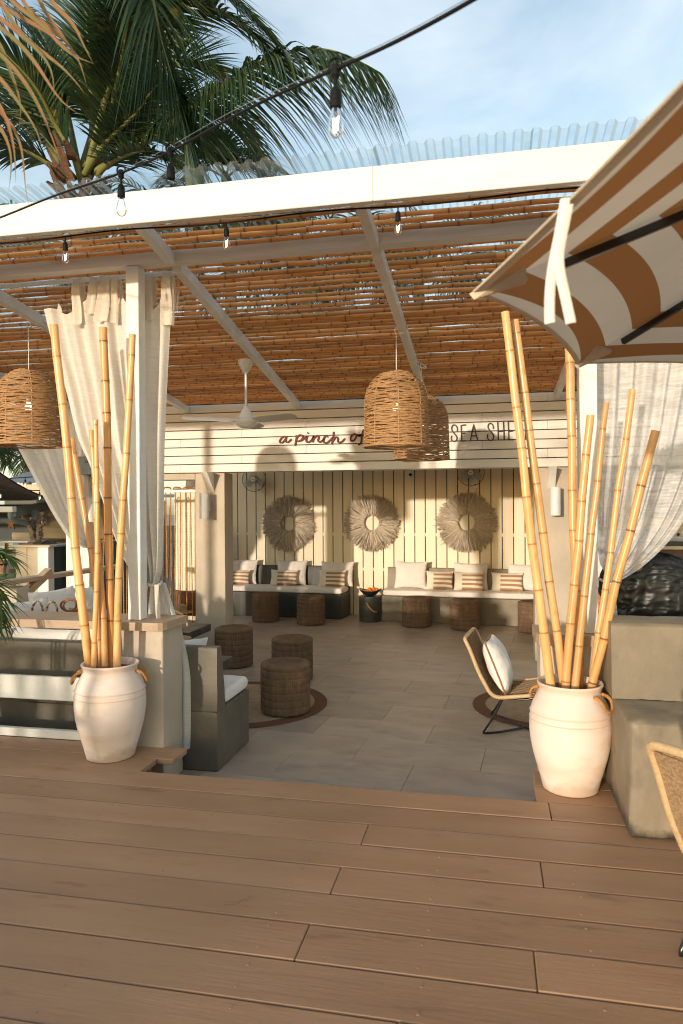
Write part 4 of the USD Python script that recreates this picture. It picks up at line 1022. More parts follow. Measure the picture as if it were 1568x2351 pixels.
SC = [('letter_a', [[(328, 520), (308, 508), (272, 524), (243, 562), (241, 592), (262, 597), (298, 574), (326, 532)], [(330, 515), (322, 560), (332, 588), (355, 588), (380, 568), (397, 552)]]),
      ('letter_p', [[(474, 500), (467, 560), (453, 633)], [(462, 590), (474, 535), (502, 498), (538, 488), (560, 503), (552, 540), (524, 568), (492, 576)], [(492, 576), (530, 570), (575, 540), (612, 512)]]),
      ('letter_i', [[(622, 505), (608, 556), (616, 588), (642, 588), (690, 548), (714, 510)], [(632, 460), (634, 463)]]),
      ('letter_n', [[(712, 508), (703, 560), (698, 582)], [(702, 562), (738, 512), (772, 500), (782, 522), (774, 566), (790, 586), (822, 574), (852, 552)]]),
      ('letter_c', [[(905, 514), (886, 500), (862, 520), (846, 560), (856, 592), (886, 598), (930, 572), (972, 528)]]),
      ('letter_h', [[(990, 452), (982, 530), (964, 612)], [(970, 588), (1002, 538), (1034, 516), (1049, 532), (1048, 568), (1062, 592), (1092, 588), (1124, 566), (1142, 542)]]),
      ('letter_o', [[(1288, 472), (1252, 492), (1228, 540), (1236, 571), (1264, 568), (1298, 530), (1308, 492), (1288, 472)], [(1306, 492), (1340, 502), (1376, 494)]]),
      ('letter_f', [[(1440, 418), (1412, 416), (1392, 468), (1380, 558), (1366, 608), (1340, 624)], [(1346, 500), (1430, 490)]])]
for nm, st_ in SC:
    part(nm, flat_stroke([smooth_path([zs1(*p) for p in s], 30) for s in st_], .020, .014), 'copper', sg, world=True)
SH = [('letter_s', [[(896, 575), (893, 538), (868, 522), (850, 545), (860, 580), (884, 608), (894, 638), (872, 662), (850, 650), (850, 612)]]), ('letter_e', [[(970, 521), (929, 527), (935, 658), (972, 655)], [(932, 592), (966, 590)]]),
      ('letter_a', [[(1006, 658), (1034, 517), (1068, 655)], [(1014, 616), (1058, 613)]]), ('letter_s', [[(1198, 556), (1194, 524), (1172, 509), (1154, 530), (1164, 562), (1190, 592), (1202, 626), (1182, 652), (1158, 644), (1152, 600)]]),
      ('letter_h', [[(1235, 500), (1241, 645)], [(1284, 498), (1290, 645)], [(1238, 576), (1288, 573)]]), ('letter_e', [[(1368, 491), (1323, 491), (1329, 646), (1370, 645)], [(1326, 576), (1363, 573)]]), ('letter_l', [[(1400, 486), (1405, 642), (1440, 640)]]), ('letter_l', [[(1464, 484), (1469, 640), (1505, 637)]])]
for nm, st_ in SH:
    ms = []
    for s in st_:
        P = A([zs2(*p) for p in s]); sm = smooth_path(P, 36) if nm == 'letter_s' else np.vstack([np.linspace(P[i], P[i + 1], 8) for i in range(len(P) - 1)])[np.r_[True, np.linalg.norm(np.diff(np.vstack([np.linspace(P[i], P[i + 1], 8) for i in range(len(P) - 1)]), axis=0), axis=1) > 1e-6]]
        ms.append(tube(sm, .008, 7))
    part(nm, cat(ms), 'dark_iron', sg2, world=True, smooth=40)

# ================================================================== FRUIT BOWL
q = atW(*z3(228, 1322), -.28)
so = thing('stone_stool', 'dark round concrete stool with rope handle between the alcove benches', 'stool', W(q[0], -.02, F))
so_c = W(q[0], -.02, 0)
part('drum', lathe([(0, F), (.185, F), (.19, F + .01), (.19, .14), (.183, .15), (0, .15)], 40, (so_c[0], so_c[1], 0)), 'dark_concrete', so, world=True, smooth=40)
part('rope_handle', tube(smooth_path([so_c + A(p) for p in ((-.03, -.185, .06), (-.01, -.215, .03), (.06, -.21, -.06), (.11, -.19, -.10), (.13, -.13, -.10))], 24), .014, 8), 'rope', so, world=True, smooth=True)
bo = thing('fruit_bowl', 'black oval wooden bowl of oranges on the round stool', 'bowl', so_c + [0, 0, .151])
bp = lathe([(0, .0), (.07, .0), (.10, .012), (.17, .055), (.205, .088), (.198, .092), (.16, .066), (.09, .024), (0, .018)], 44)
bv = bp[0].copy(); bv[:, 2] += .045 * (np.abs(bv[:, 0]) / .2) ** 3; bv[:, 1] *= .8
part('bowl', mv((bv, bp[1]), so_c + [0, 0, .151]), 'black_metal', bo, world=True, smooth=True)
org = None
for k, (x, y, z) in enumerate([(-.085, -.03, .07), (-.03, -.065, .066), (.03, -.05, .068), (.085, -.02, .072), (-.05, .03, .08), (.02, .03, .085), (-.005, -.012, .112), (.06, .02, .115), (.115, .025, .10)]):
    lab = ['orange at the left of the black bowl', 'orange in front left of the black bowl', 'orange in front right of the black bowl', 'orange in front at the right of the black bowl', 'orange at the back left of the black bowl', 'orange at the back middle of the black bowl', 'topmost orange in the middle of the black bowl', 'topmost orange right of the middle of the black bowl', 'orange at the far right rim of the black bowl'][k]
    loc = so_c + A([x, y, z + .151])
    if org is None:
        org = thing('orange', lab, 'orange', loc, 0, 'oranges in the bowl'); s = trimesh.creation.icosphere(3, .036); part('fruit', (np.array(s.vertices) * (1, 1, .95), np.array(s.faces)), 'orange_peel', org, smooth=True); part('stem_scar', lathe([(0, .033), (.004, .033), (.003, .0355), (0, .036)], 8), 'shrub_leaf', org)
    else: dup(org, loc, k, lab)

# ================================================================== CURTAINS
CY = 4.80                                  # the curtain rod hangs just behind the main beam


def curtain_mesh(left, right, nu, nv, Yc, folds, depth, seed, squeeze, cloth=1.0):
    """A hanging cloth between two border lines given from top to bottom as (x, z); folds deepen where it is gathered."""
    L, R = A(left, float), A(right, float); t = np.linspace(0, 1, nv)
    def res(P): 
        s = np.r_[0, np.cumsum(np.linalg.norm(np.diff(P, axis=0), axis=1))]; s /= s[-1]
        from scipy.interpolate import PchipInterpolator
        return np.stack([PchipInterpolator(s, P[:, k])(t) for k in range(P.shape[1])], 1)
    L, R = res(L), res(R); u = np.linspace(0, 1, nu); g = np.random.default_rng(seed); ph = g.uniform(0, 6.28, 6)
    width = np.linalg.norm(R - L, axis=1); w0 = width.max()
    uu = u + .012 * np.sin(2 * np.pi * u * 3 + ph[0]) * np.sin(np.pi * u)
    P = L[None] * (1 - uu)[:, None, None] + R[None] * uu[:, None, None]
    amp = depth * (.55 + .6 * np.clip(1 - width / w0, 0, 1))[None]
    f = np.sin(2 * np.pi * folds * u + ph[1])[:, None] * .7 + np.sin(2 * np.pi * folds * 1.73 * u + ph[2])[:, None] * .35 + .3 * np.sin(2 * np.pi * folds * .5 * u[:, None] + t[None] * 3 + ph[3])
    f = np.sign(f) * np.abs(f) ** .8
    y = Yc + amp * f
    return np.stack([P[..., 0], y, P[..., 1]], -1)


def px_line(pts, Y=CY):
    return [tuple(at(*p, Y=Y)[[0, 2]]) for p in pts]


lc = thing('curtain', 'linen tab curtain gathered and tied behind the left white post', 'curtain', (-2.3, CY, .8))
Lp = px_line([(100, 703), (122, 800), (150, 896), (177, 1004), (205, 1068), (232, 1140), (263, 1227), (293, 1291), (331, 1338)])
Rp = px_line([(391, 690), (388, 747), (382, 866), (378, 960), (376, 1033), (375, 1150), (374, 1240), (372, 1300), (362, 1340)])
G = curtain_mesh(Lp, Rp, 130, 90, CY, 6.5, .055, 4, 1)
u = np.linspace(0, 1, 130); v_ = np.linspace(0, 1, 90)
TABS = [.095, .30, .36, .47, .645, .93]
sag = np.zeros(130)                        # the top edge droops between the tabs
for k in range(130):
    lo = max([a for a in TABS if a <= u[k]] + [-.02]); hi = min([a for a in TABS if a >= u[k]] + [1.0]); w = max(hi - lo, 1e-3)
    sag[k] = 4 * ((u[k] - lo) / w) * (1 - (u[k] - lo) / w) * min(.15, w * .55) if lo > 0 and hi < 1 else .06
G[:, :, 2] -= sag[:, None] * np.exp(-v_ / .05)[None] - .04 * np.exp(-v_ / .04)[None]
part('cloth', sheet(G), 'linen', lc, smooth=True, world=True)
tie = at(347, 1340, Y=CY)
part('tie_band', tube(np.stack([tie[0] + .075 * np.cos(np.linspace(0, 6.28, 24)), CY + .06 * np.sin(np.linspace(0, 6.28, 24)), tie[2] + .012 * np.sin(np.linspace(0, 6.28, 24) * 2)], 1), .014, 6), 'linen_tab', lc, smooth=True, world=True)
part('tie_end', sheet(A([[(tie[0] + .06 + .02 * s + w, CY - .07 - .01 * math.sin(s * 3), tie[2] - .30 * s) for w in (0, .035)] for s in np.linspace(0, 1, 12)])), 'linen_tab', lc, smooth=True, world=True)
Lb = px_line([(330, 1342), (322, 1400), (318, 1480)]); Rb = px_line([(364, 1342), (378, 1390), (392, 1440), (400, 1480)])
part('lower_cloth', sheet(curtain_mesh(Lb, Rb, 70, 24, CY + .12, 4, .03, 8, 1)), 'linen', lc, smooth=True, world=True)
Lb = [(-2.55, .62), (-2.55, .2), (-2.55, -.2)]; Rb = [(-2.235, .75), (-2.17, .35), (-2.18, -.12)]
part('hanging_end', sheet(curtain_mesh(Lb, Rb, 50, 24, 4.905, 4, .012, 9, 1)), 'linen', lc, smooth=True, world=True)


def tab(parent, x, ztop, zb, w, seed, skew=0., Y=CY):
    """A cloth loop over the rod, its free end hanging down in front."""
    g = np.random.default_rng(seed); n = 22
    path = [(.0, .02, zb + .12), (.0, .03, (zb + ztop) / 2), (0, .028, ztop - .02), (0, .0, ztop + .018), (0, -.03, ztop - .02), (skew * .3, -.035, (zb + ztop) / 2), (skew, -.045, zb)]
    P = smooth_path(path, n); s = np.linspace(-1, 1, 7); k = np.linspace(0, 1, n)
    V = A([[(x + p[0] + w / 2 * c * (.72 + .28 * min(1, abs(kk - .5) * 3.2)), Y + p[1] - .012 * math.cos(c * 4 + seed) * min(1, abs(kk - .5) * 3), p[2] + .006 * c * math.sin(seed)) for c in s] for p, kk in zip(P, k)])
    part('tab', sheet(V), 'linen_tab', parent, smooth=True, world=True)


rz0 = at(330, 632, Y=CY)[2]
for (px, yb, w, sk) in ((178, 745, .085, .02), (230, 738, .11, -.03), (205, 720, .07, -.02), (262, 742, .055, .0), (302, 765, .07, .015), (342, 735, .07, .01), (381, 746, .085, .0), (398, 747, .012, .0)):
    b = at(px, yb, Y=CY - .045); tab(lc, b[0] - sk, rz0, b[2], w, px, sk)
rod = thing('curtain_rod', 'round white rod behind the main beam carrying the left linen curtain', 'curtain rod', (-3, CY, rz0))
rr = at(399, 628, Y=CY)
part('tube', tube([(-4.6, CY, rz0), (rr[0] + .005, CY, rz0)], .017, 12), 'white_enamel', rod, world=True, smooth=40)
part('end_cap', tube([(rr[0] + .006, CY, rz0), (rr[0] + .03, CY, rz0)], .022, 12), 'white_enamel', rod, world=True, smooth=40)
part('holder', box(-2.50, -2.47, BY + .106, CY + .01, rz0 - .012, rz0 + .012), 'white_enamel', rod, world=True)

rc = thing('curtain', 'sheer white curtain swept aside behind the right white post', 'curtain', (1.1, CY, .9))
Lp = px_line([(1366, 600), (1367, 800), (1368, 1000), (1369, 1200), (1376, 1290), (1392, 1318)])
Rp = px_line([(1745, 600), (1715, 760), (1680, 900), (1640, 1040), (1600, 1140), (1560, 1212), (1500, 1280), (1450, 1318), (1408, 1340)])
part('cloth', sheet(curtain_mesh(Lp, Rp, 150, 90, CY + .03, 8, .045, 21, 1)), 'sheer_linen', rc, smooth=True, world=True)
Lb = px_line([(1390, 1322), (1386, 1380), (1380, 1500)]); Rb = px_line([(1408, 1338), (1418, 1380), (1424, 1440), (1428, 1500)])
part('lower_cloth', sheet(curtain_mesh(Lb, Rb, 50, 24, CY + .06, 4, .03, 22, 1)), 'sheer_linen', rc, smooth=True, world=True)
tie2 = at(1399, 1330, Y=CY)
part('tie_band', tube(smooth_path([(tie2[0] - .15, BY + .11, tie2[2] + .05), (tie2[0] - .06, CY - .04, tie2[2] + .0), (tie2[0] + .03, CY - .06, tie2[2] - .03), (tie2[0] + .07, CY + .02, tie2[2])], 24), .009, 6), 'linen_tab', rc, smooth=True, world=True)
rod2 = thing('curtain_rod', 'round white rod behind the main beam carrying the right sheer curtain', 'curtain rod', (1.3, CY, rz0))
part('tube', tube([(.5, CY, rz0), (2.6, CY, rz0)], .017, 12), 'white_enamel', rod2, world=True, smooth=40)

# the far curtain hangs along the open left side
fcn = thing('curtain', 'linen curtain swept diagonally to the far left column', 'curtain', (-5.7, 8.6, 1))
SX = -5.70


def px_side(pts):
    return [tuple(at(*p, X=SX)[[1, 2]]) for p in pts]


Lp = px_side([(-12, 930), (43, 1030), (77, 1093), (108, 1152), (138, 1203), (166, 1241), (205, 1262)])
Rp = px_side([(182, 940), (190, 1030), (198, 1110), (206, 1180), (213, 1230), (219, 1262)])
G = curtain_mesh(Lp, Rp, 110, 70, 0, 7, .045, 31, 1)
G = np.stack([SX + G[..., 1], G[..., 0], G[..., 2]], -1)
part('cloth', sheet(G), 'linen', fcn, smooth=True, world=True)
Lb = px_side([(206, 1264), (196, 1320), (190, 1400)]); Rb = px_side([(219, 1264), (232, 1320), (236, 1400)])
G = curtain_mesh(Lb, Rb, 40, 20, 0, 4, .04, 32, 1); part('lower_cloth', sheet(np.stack([SX + G[..., 1], G[..., 0], G[..., 2]], -1)), 'linen', fcn, smooth=True, world=True)

# ================================================================== ROPE SCREEN BETWEEN THE COLUMNS
rs = thing('rope_screen', 'screen of upright tan ropes hung from a white rail left of the column', 'rope screen', (-4.8, 9.35, F))
part('rail', box(-5.62, CX0 - .002, 9.30, 9.36, 1.885, 1.925, .004), 'white_paint', rs, world=True)
for k in range(20):
    x = -4.035 - k * .0745; P = np.linspace([x, 9.33, 1.884], [x + .03 * math.sin(k * 1.3) - .01, 9.35, -.27], 60); th = np.linspace(0, 150, 60)
    ms = [tube(P + .0042 * np.stack([np.cos(th + q * 3.14), np.sin(th + q * 3.14), 0 * th], 1), .0062, 5) for q in (0, 1)]
    part('rope', cat(ms), 'rope', rs, smooth=True, world=True)
    if k % 2 == 0: part('knot', tube(smooth_path([(x - .02, 9.30, 1.926), (x - .01, 9.30, 1.95), (x + .03, 9.33, 1.958), (x + .06, 9.36, 1.945), (x + .062, 9.36, 1.926)], 14), .010, 6), 'rope', rs, smooth=True, world=True)
ps = thing('partition', 'cream upright planks standing behind the rope screen', 'partition', (-4.75, 10.5, F))
x0 = at(401, 1250, Y=10.5)[0]
for k in range(3):
    part('plank', box(x0 + k * .215, x0 + .205 + k * .215, 10.5, 10.53, -.1 + .0 * k, 1.98, .004), 'cream_paint', ps, world=True)
dk = thing('fence', 'dark green board fence behind the rope screen', 'fence', (-6, 12.2, F))
for k in range(8):
    part('board', box(-6.2 + k * .16, -6.045 + k * .16, 12.2, 12.23, F, 1.35, .003), 'dark_paint', dk, world=True)
wb = thing('bag', 'brown leather bag leaning at the foot of the cream partition', 'bag', (-4.35, 10.1, F))
q = at(431, 1385, Y=10.1)
part('body', mv((pillow(.40, .42, .2, 5)[0]), (q[0], 10.1, q[2] - .21), rotz(.2)), 'leather', wb, world=True, smooth=True)
ht = thing('straw_hat', 'pale straw hat lying below the leather bag', 'hat', (-4.5, 9.9, .1))
q = at(415, 1404, Y=9.9)
part('brim', lathe([(0, 0), (.09, .004), (.19, -.012), (.2, -.008), (.09, .012), (.085, .09), (.05, .11), (0, .112)], 28, (q[0], 9.9, q[2])), 'straw', ht, world=True, smooth=40)
part('band', lathe([(.0885, .014), (.0875, .04), (.086, .04), (.087, .014)], 28, (q[0], 9.9, q[2])), 'leather', ht, world=True, smooth=40)
for k in range(9):                         # loose canes stacked in the dark corner
    a = at(330 + k * 7, 1420, Y=10.6); b = at(300 + k * 13, 1150 + 12 * (k % 3), Y=11.4)
    t = thing('garden_cane', 'leftmost second third fourth fifth sixth seventh eighth rightmost'.split()[k] + ' thin brown cane from the left in the dark corner behind the rope screen', 'cane', a, 0, 'brown canes in the corner'); part('cane', tube(smooth_path([a, (a + b) / 2 + [.02, 0, 0], b], 10), .012, 6), 'wood_counter', t, world=True, smooth=True)

# ================================================================== PARASOL AT THE UPPER RIGHT
ua, ub = at(1088, 670, Z=2.2), at(1325, 835, Z=2.2)
side = np.linalg.norm(ub - ua); d1 = (ub - ua) / side; nrm = A([d1[1], -d1[0], 0])
UC = (ua + ub) / 2 + nrm * side / (2 * math.tan(math.pi / 8)); UR = side / (2 * math.sin(math.pi / 8))
a0 = math.atan2(ua[1] - UC[1], ua[0] - UC[0])
hub_z = 2.2
qd = at(1568, 470, X=1); dr = ray(1568, 472); hv = (UC - ua) / np.linalg.norm((UC - ua)[:2])
# the rib from the corner towards the hub, as it climbs
nv_ = np.cross(hv, [0, 0, 1.]); tt_ = (nv_ @ (ua - EYE)) / (nv_ @ dr); qq = EYE + dr * tt_
slope = (qq[2] - 2.2) / np.linalg.norm((qq - ua)[:2])
hub = A([UC[0], UC[1], 2.2 + slope * UR])
um = thing('parasol', 'brown and cream striped octagonal parasol seen from below at the upper right', 'parasol', (UC[0], UC[1], 0))
NS, NT = 40, 84
for k in range(8):
    aa, ab = a0 - k * math.pi / 4, a0 - (k + 1) * math.pi / 4
    # order so that panel 0 spans corner A and the corner before it
    cor = lambda q, w: A([ua[0] + side * math.cos(math.radians(-71.8)), ua[1] + side * math.sin(math.radians(-71.8)), 2.2]) if w % 8 == 7 else A([UC[0] + UR * math.cos(q), UC[1] + UR * math.sin(q), 2.2])
    pa, pb = cor(aa, k), cor(ab, k + 1)
    G = np.zeros((NS, NT, 3)); st_ = np.zeros((NS, NT))
    for i, s in enumerate(np.linspace(0, 1, NS)):
        for j, t in enumerate(np.linspace(0, 1, NT)):      # t: 0 at the rim, .985 near the hub
            ra, rb_ = pa + (hub - pa) * t * .975, pb + (hub - pb) * t * .975
            p = ra * (1 - s) + rb_ * s; k4 = 4 * s * (1 - s)
            inw = (hub - (pa + pb) / 2); inw = A([inw[0], inw[1], 0]) / np.linalg.norm(inw[:2])
            p = p + inw * .030 * k4 * (1 - t) ** 1.5 + A([0, 0, .018 * k4 * (1 - t)])
            G[i, j] = p; st_[i, j] = min(math.sin((t - .012 - .010 * k4) / .156 * 2 * math.pi), (t - .012 - .030 * k4) * 30)
    v, f = sheet(G); strp = st_.ravel()
    part('canopy_panel', (v, f), 'umbrella_cloth', um, world=True, smooth=True, pv={'stripe': strp})
    e = G[:, 0]; part('hem', cat([sheet(np.stack([e + [0, 0, .002], e + [0, 0, -.006] + (G[:, 1] - G[:, 0]) * 1.2], 1) - A([0, 0, .004])), tube(e, .004, 5)]), 'umbrella_hem', um, world=True, smooth=True)
    drb = (hub - pa); L_ = np.linalg.norm(drb); drb /= L_
    part('rib', bar(pa + drb * .20 + [0, 0, -.012], pa + drb * (L_ - .03) + [0, 0, -.012], .019, .022), 'black_metal', um, world=True)
    pk = A([hub[0] - pa[0], hub[1] - pa[1], 0]); pk /= np.linalg.norm(pk); sd = A([-pk[1], pk[0], 0])
    part('corner_pocket', hull([pa - pk * .012 + [0, 0, -.004], pa + drb * .13 + sd * .055 + [0, 0, -.003], pa + drb * .13 - sd * .055 + [0, 0, -.003], pa + drb * .14 + sd * .018 + [0, 0, -.03], pa + drb * .14 - sd * .018 + [0, 0, -.03], pa + [0, 0, -.02]]), 'umbrella_hem', um, world=True)
part('pole', tube([(UC[0], UC[1], 0), (UC[0], UC[1], hub[2] + .06)], .022, 14), 'black_metal', um, world=True, smooth=True)
part('hub', lathe([(0, -.06), (.05, -.06), (.055, 0), (.03, .04), (0, .05)], 20, hub + [0, 0, -.03]), 'black_metal', um, world=True, smooth=40)
part('base_plate', lathe([(0, .002), (.30, .002), (.30, .05), (.06, .07), (.04, .3), (0, .3)], 36, (UC[0], UC[1], 0)), 'black_metal', um, world=True, smooth=40)
for nm, pts in (('tie_strap', [(1298, 455), (1283, 540), (1271, 600), (1262, 680), (1262, 742)]), ('tie_strap', [(1305, 470), (1291, 540), (1283, 590), (1293, 660), (1311, 742)])):
    P = smooth_path([at(*p, Y=1.36) for p in pts], 24); w = A([.0092, .003, .002])
    V = np.stack([P - w, P - w * .3 + [0, -.002, 0], P + w * .3 + [0, -.002, 0], P + w], 1); V2 = V + A([0, .0016, 0]); m = cat([sheet(V), sheet(V2[:, ::-1])]); part(nm, m, 'white_cloth', um, world=True, smooth=True)

# ================================================================== STRING LIGHTS


def bulb(parent, top, size=1.0, lit=True, glass=True):
    """top: where the drop cord leaves the cable."""
    o = A(top); K = .79
    sk = part('socket', lathe(K * A([(0, 0), (.005, 0), (.005, -.03), (.010, -.034), (.0165, -.045), (.019, -.055), (.0175, -.064), (.0195, -.070), (.0195, -.098), (.0165, -.102), (0, -.102)]), 18, o), 'black_rubber', parent, world=True, smooth=40)
    if not glass: return
    gl = part('bulb', lathe(K * A([(.013, -.100), (.0145, -.112), (.022, -.135), (.0265, -.155), (.026, -.172), (.020, -.187), (.010, -.195), (0, -.1965)]), 22, o), 'bulb_glass', parent, world=True, smooth=True)
    P = [(.006 * math.cos(a) * (1 if k % 2 else 1.7), .006 * math.sin(a), -.125 - .045 * (k % 2) - .002 * k) for k, a in enumerate(np.linspace(0, 5.5, 9))]
    part('filament', tube(o + K * A(P), .0013, 4), 'filament', sk, world=True)


fs = thing('string_light', 'black cable with glass bulbs crossing the sky in front of the pergola', 'string light', (-1, 2, 3))
inv = lambda a, b, t: 1 / ((1 - t) / a + t / b)
cab = [(-60, 520, 3.6), (0, 500, 3.35), (130, 448, 3.0), (270, 400, 2.66), (400, 343, 2.40), (560, 255, 2.1), (768, 160, 1.80), (900, 100, 1.63), (1085, 0, 1.44), (1300, -130, 1.26)]
P = smooth_path([at(x, y, Y=Y) for x, y, Y in cab], 120)
part('cable', tube(P, .0046, 8), 'black_rubber', fs, world=True, smooth=True)
part('support_wire', tube(smooth_path([at(x, y - (3 + 8 * (x / 1085) + (6 if 300 < x < 700 else 0)), Y=Y + .02) for x, y, Y in cab], 120), .0011, 4), 'galvanised', fs, world=True, smooth=True)
for (x, y, Y, g) in ((278, 397, 2.645, True), (770, 159, 1.797, True), (392, 347, 2.415, False)):
    o = at(x, y, Y=Y); part('drop', lathe([(0, .012), (.011, .010), (.012, -.018), (.005, -.026), (.0045, -.04), (0, -.04)], 12, o), 'black_rubber', fs, world=True, smooth=40)
    bulb(fs, o + [0, 0, -.020], 1, True, g)
    part('hook', tube(o + .018 * np.stack([np.cos(np.linspace(0, 6, 14)), 0 * np.linspace(0, 6, 14), np.sin(np.linspace(0, 6, 14))], 1) + [0, 0, .012], .004, 5), 'black_rubber', fs, world=True)
fs2 = thing('string_light', 'black cable with small bulbs hung along the back of the front beam', 'string light', (-1, 3.93, 3.3))
part('cable', tube(smooth_path([(x, 3.935, 3.325 + .008 * math.sin(x * 5)) for x in np.linspace(-6, 3, 40)], 160), .005, 6), 'black_rubber', fs2, world=True, smooth=True)
for px in (150, 520, 914):
    b = at(px, 560, Y=3.935); bulb(fs2, (b[0], 3.935, 3.318))

# ================================================================== PALMS


def frond(path, n, Lmax, g, wide=.028, droop=.55, lift=.15, fold=.25, tipang=.55, gap=.0, r0=.035, start=.22, sides=(-1, 1), sway=.18):
    """A feather leaf: the rib and its drooping leaflets (each a folded blade)."""
    P = smooth_path(path, 80); T = np.gradient(P, axis=0); T /= np.linalg.norm(T, axis=1, keepdims=True)
    rib = tube(P, np.linspace(r0, .004, 80), 6)
    V, Fc, nn = [], [], 0
    st = 6; t = np.linspace(0, 1, st); wprof = A([.55, 1, .95, .75, .45, .04])
    for i in range(n):
        for sgn in sides:
            s = start + (1 - start) * (i + g.uniform(-.3, .3)) / n; s = min(max(s, .0), .995)
            if gap and g.random() < gap: continue
            k = s * 79; a = int(k); b = min(a + 1, 79); p = P[a] + (P[b] - P[a]) * (k - a); tg = T[a]
            sd = np.cross(tg, [0, 0, 1.]); nrm_ = np.linalg.norm(sd); sd = sd / nrm_ if nrm_ > .05 else A([1., 0, 0])
            up = np.cross(sd, tg)
            x = (s - start) / (1 - start); L = Lmax * (.42 + .58 * math.sin(math.pi * min(1, .18 + x * .80))) * g.uniform(.88, 1.08)
            d = sgn * sd * (1 - .45 * x) + tg * (tipang + .5 * x) + up * (lift + g.uniform(-sway, sway)); d /= np.linalg.norm(d)
            dr_ = droop * g.uniform(.7, 1.3)
            Q = p + d * (L * t)[:, None] + A([0, 0, -1.]) * (dr_ * L * t ** 2)[:, None]
            tq = np.gradient(Q, axis=0); tq /= np.linalg.norm(tq, axis=1, keepdims=True)
            w = np.cross(tq, up + .001); w /= np.linalg.norm(w, axis=1, keepdims=True) + 1e-9
            nn_ = np.cross(w, tq); hw = (wide / 2 * wprof)[:, None]
            V.append(np.stack([Q - w * hw, Q - nn_ * hw * fold * 2, Q + w * hw], 1).reshape(-1, 3))
            q = np.arange(st - 1) * 3
            Fc.append(np.vstack([np.stack([q, q + 1, q + 4], 1), np.stack([q, q + 4, q + 3], 1), np.stack([q + 1, q + 2, q + 5], 1), np.stack([q + 1, q + 5, q + 4], 1)]) + nn); nn += st * 3
    return rib, (np.vstack(V), np.vstack(Fc))


def add_frond(t, path, n, L, g, leaf='palm_leaf', rib='palm_rib', nm='frond', **k):
    r, l = frond(path, n, L, g, **k)
    f_ = part(nm, l, leaf, t, smooth=False, world=True); part('rib', r, rib, f_, smooth=True, world=True)


def trunk(t, base, top, r0, r1, rings=46):
    P = smooth_path([base, (A(base) * .5 + A(top) * .5) + A([.12, 0, 0]), top], rings * 3)
    r = np.linspace(r0, r1, rings * 3) * (1 + .05 * (np.arange(rings * 3) % 3 == 0)); r[:6] *= np.linspace(1.35, 1, 6)
    part('trunk', tube(P, r, 16), 'palm_bark', t, smooth=50, world=True)


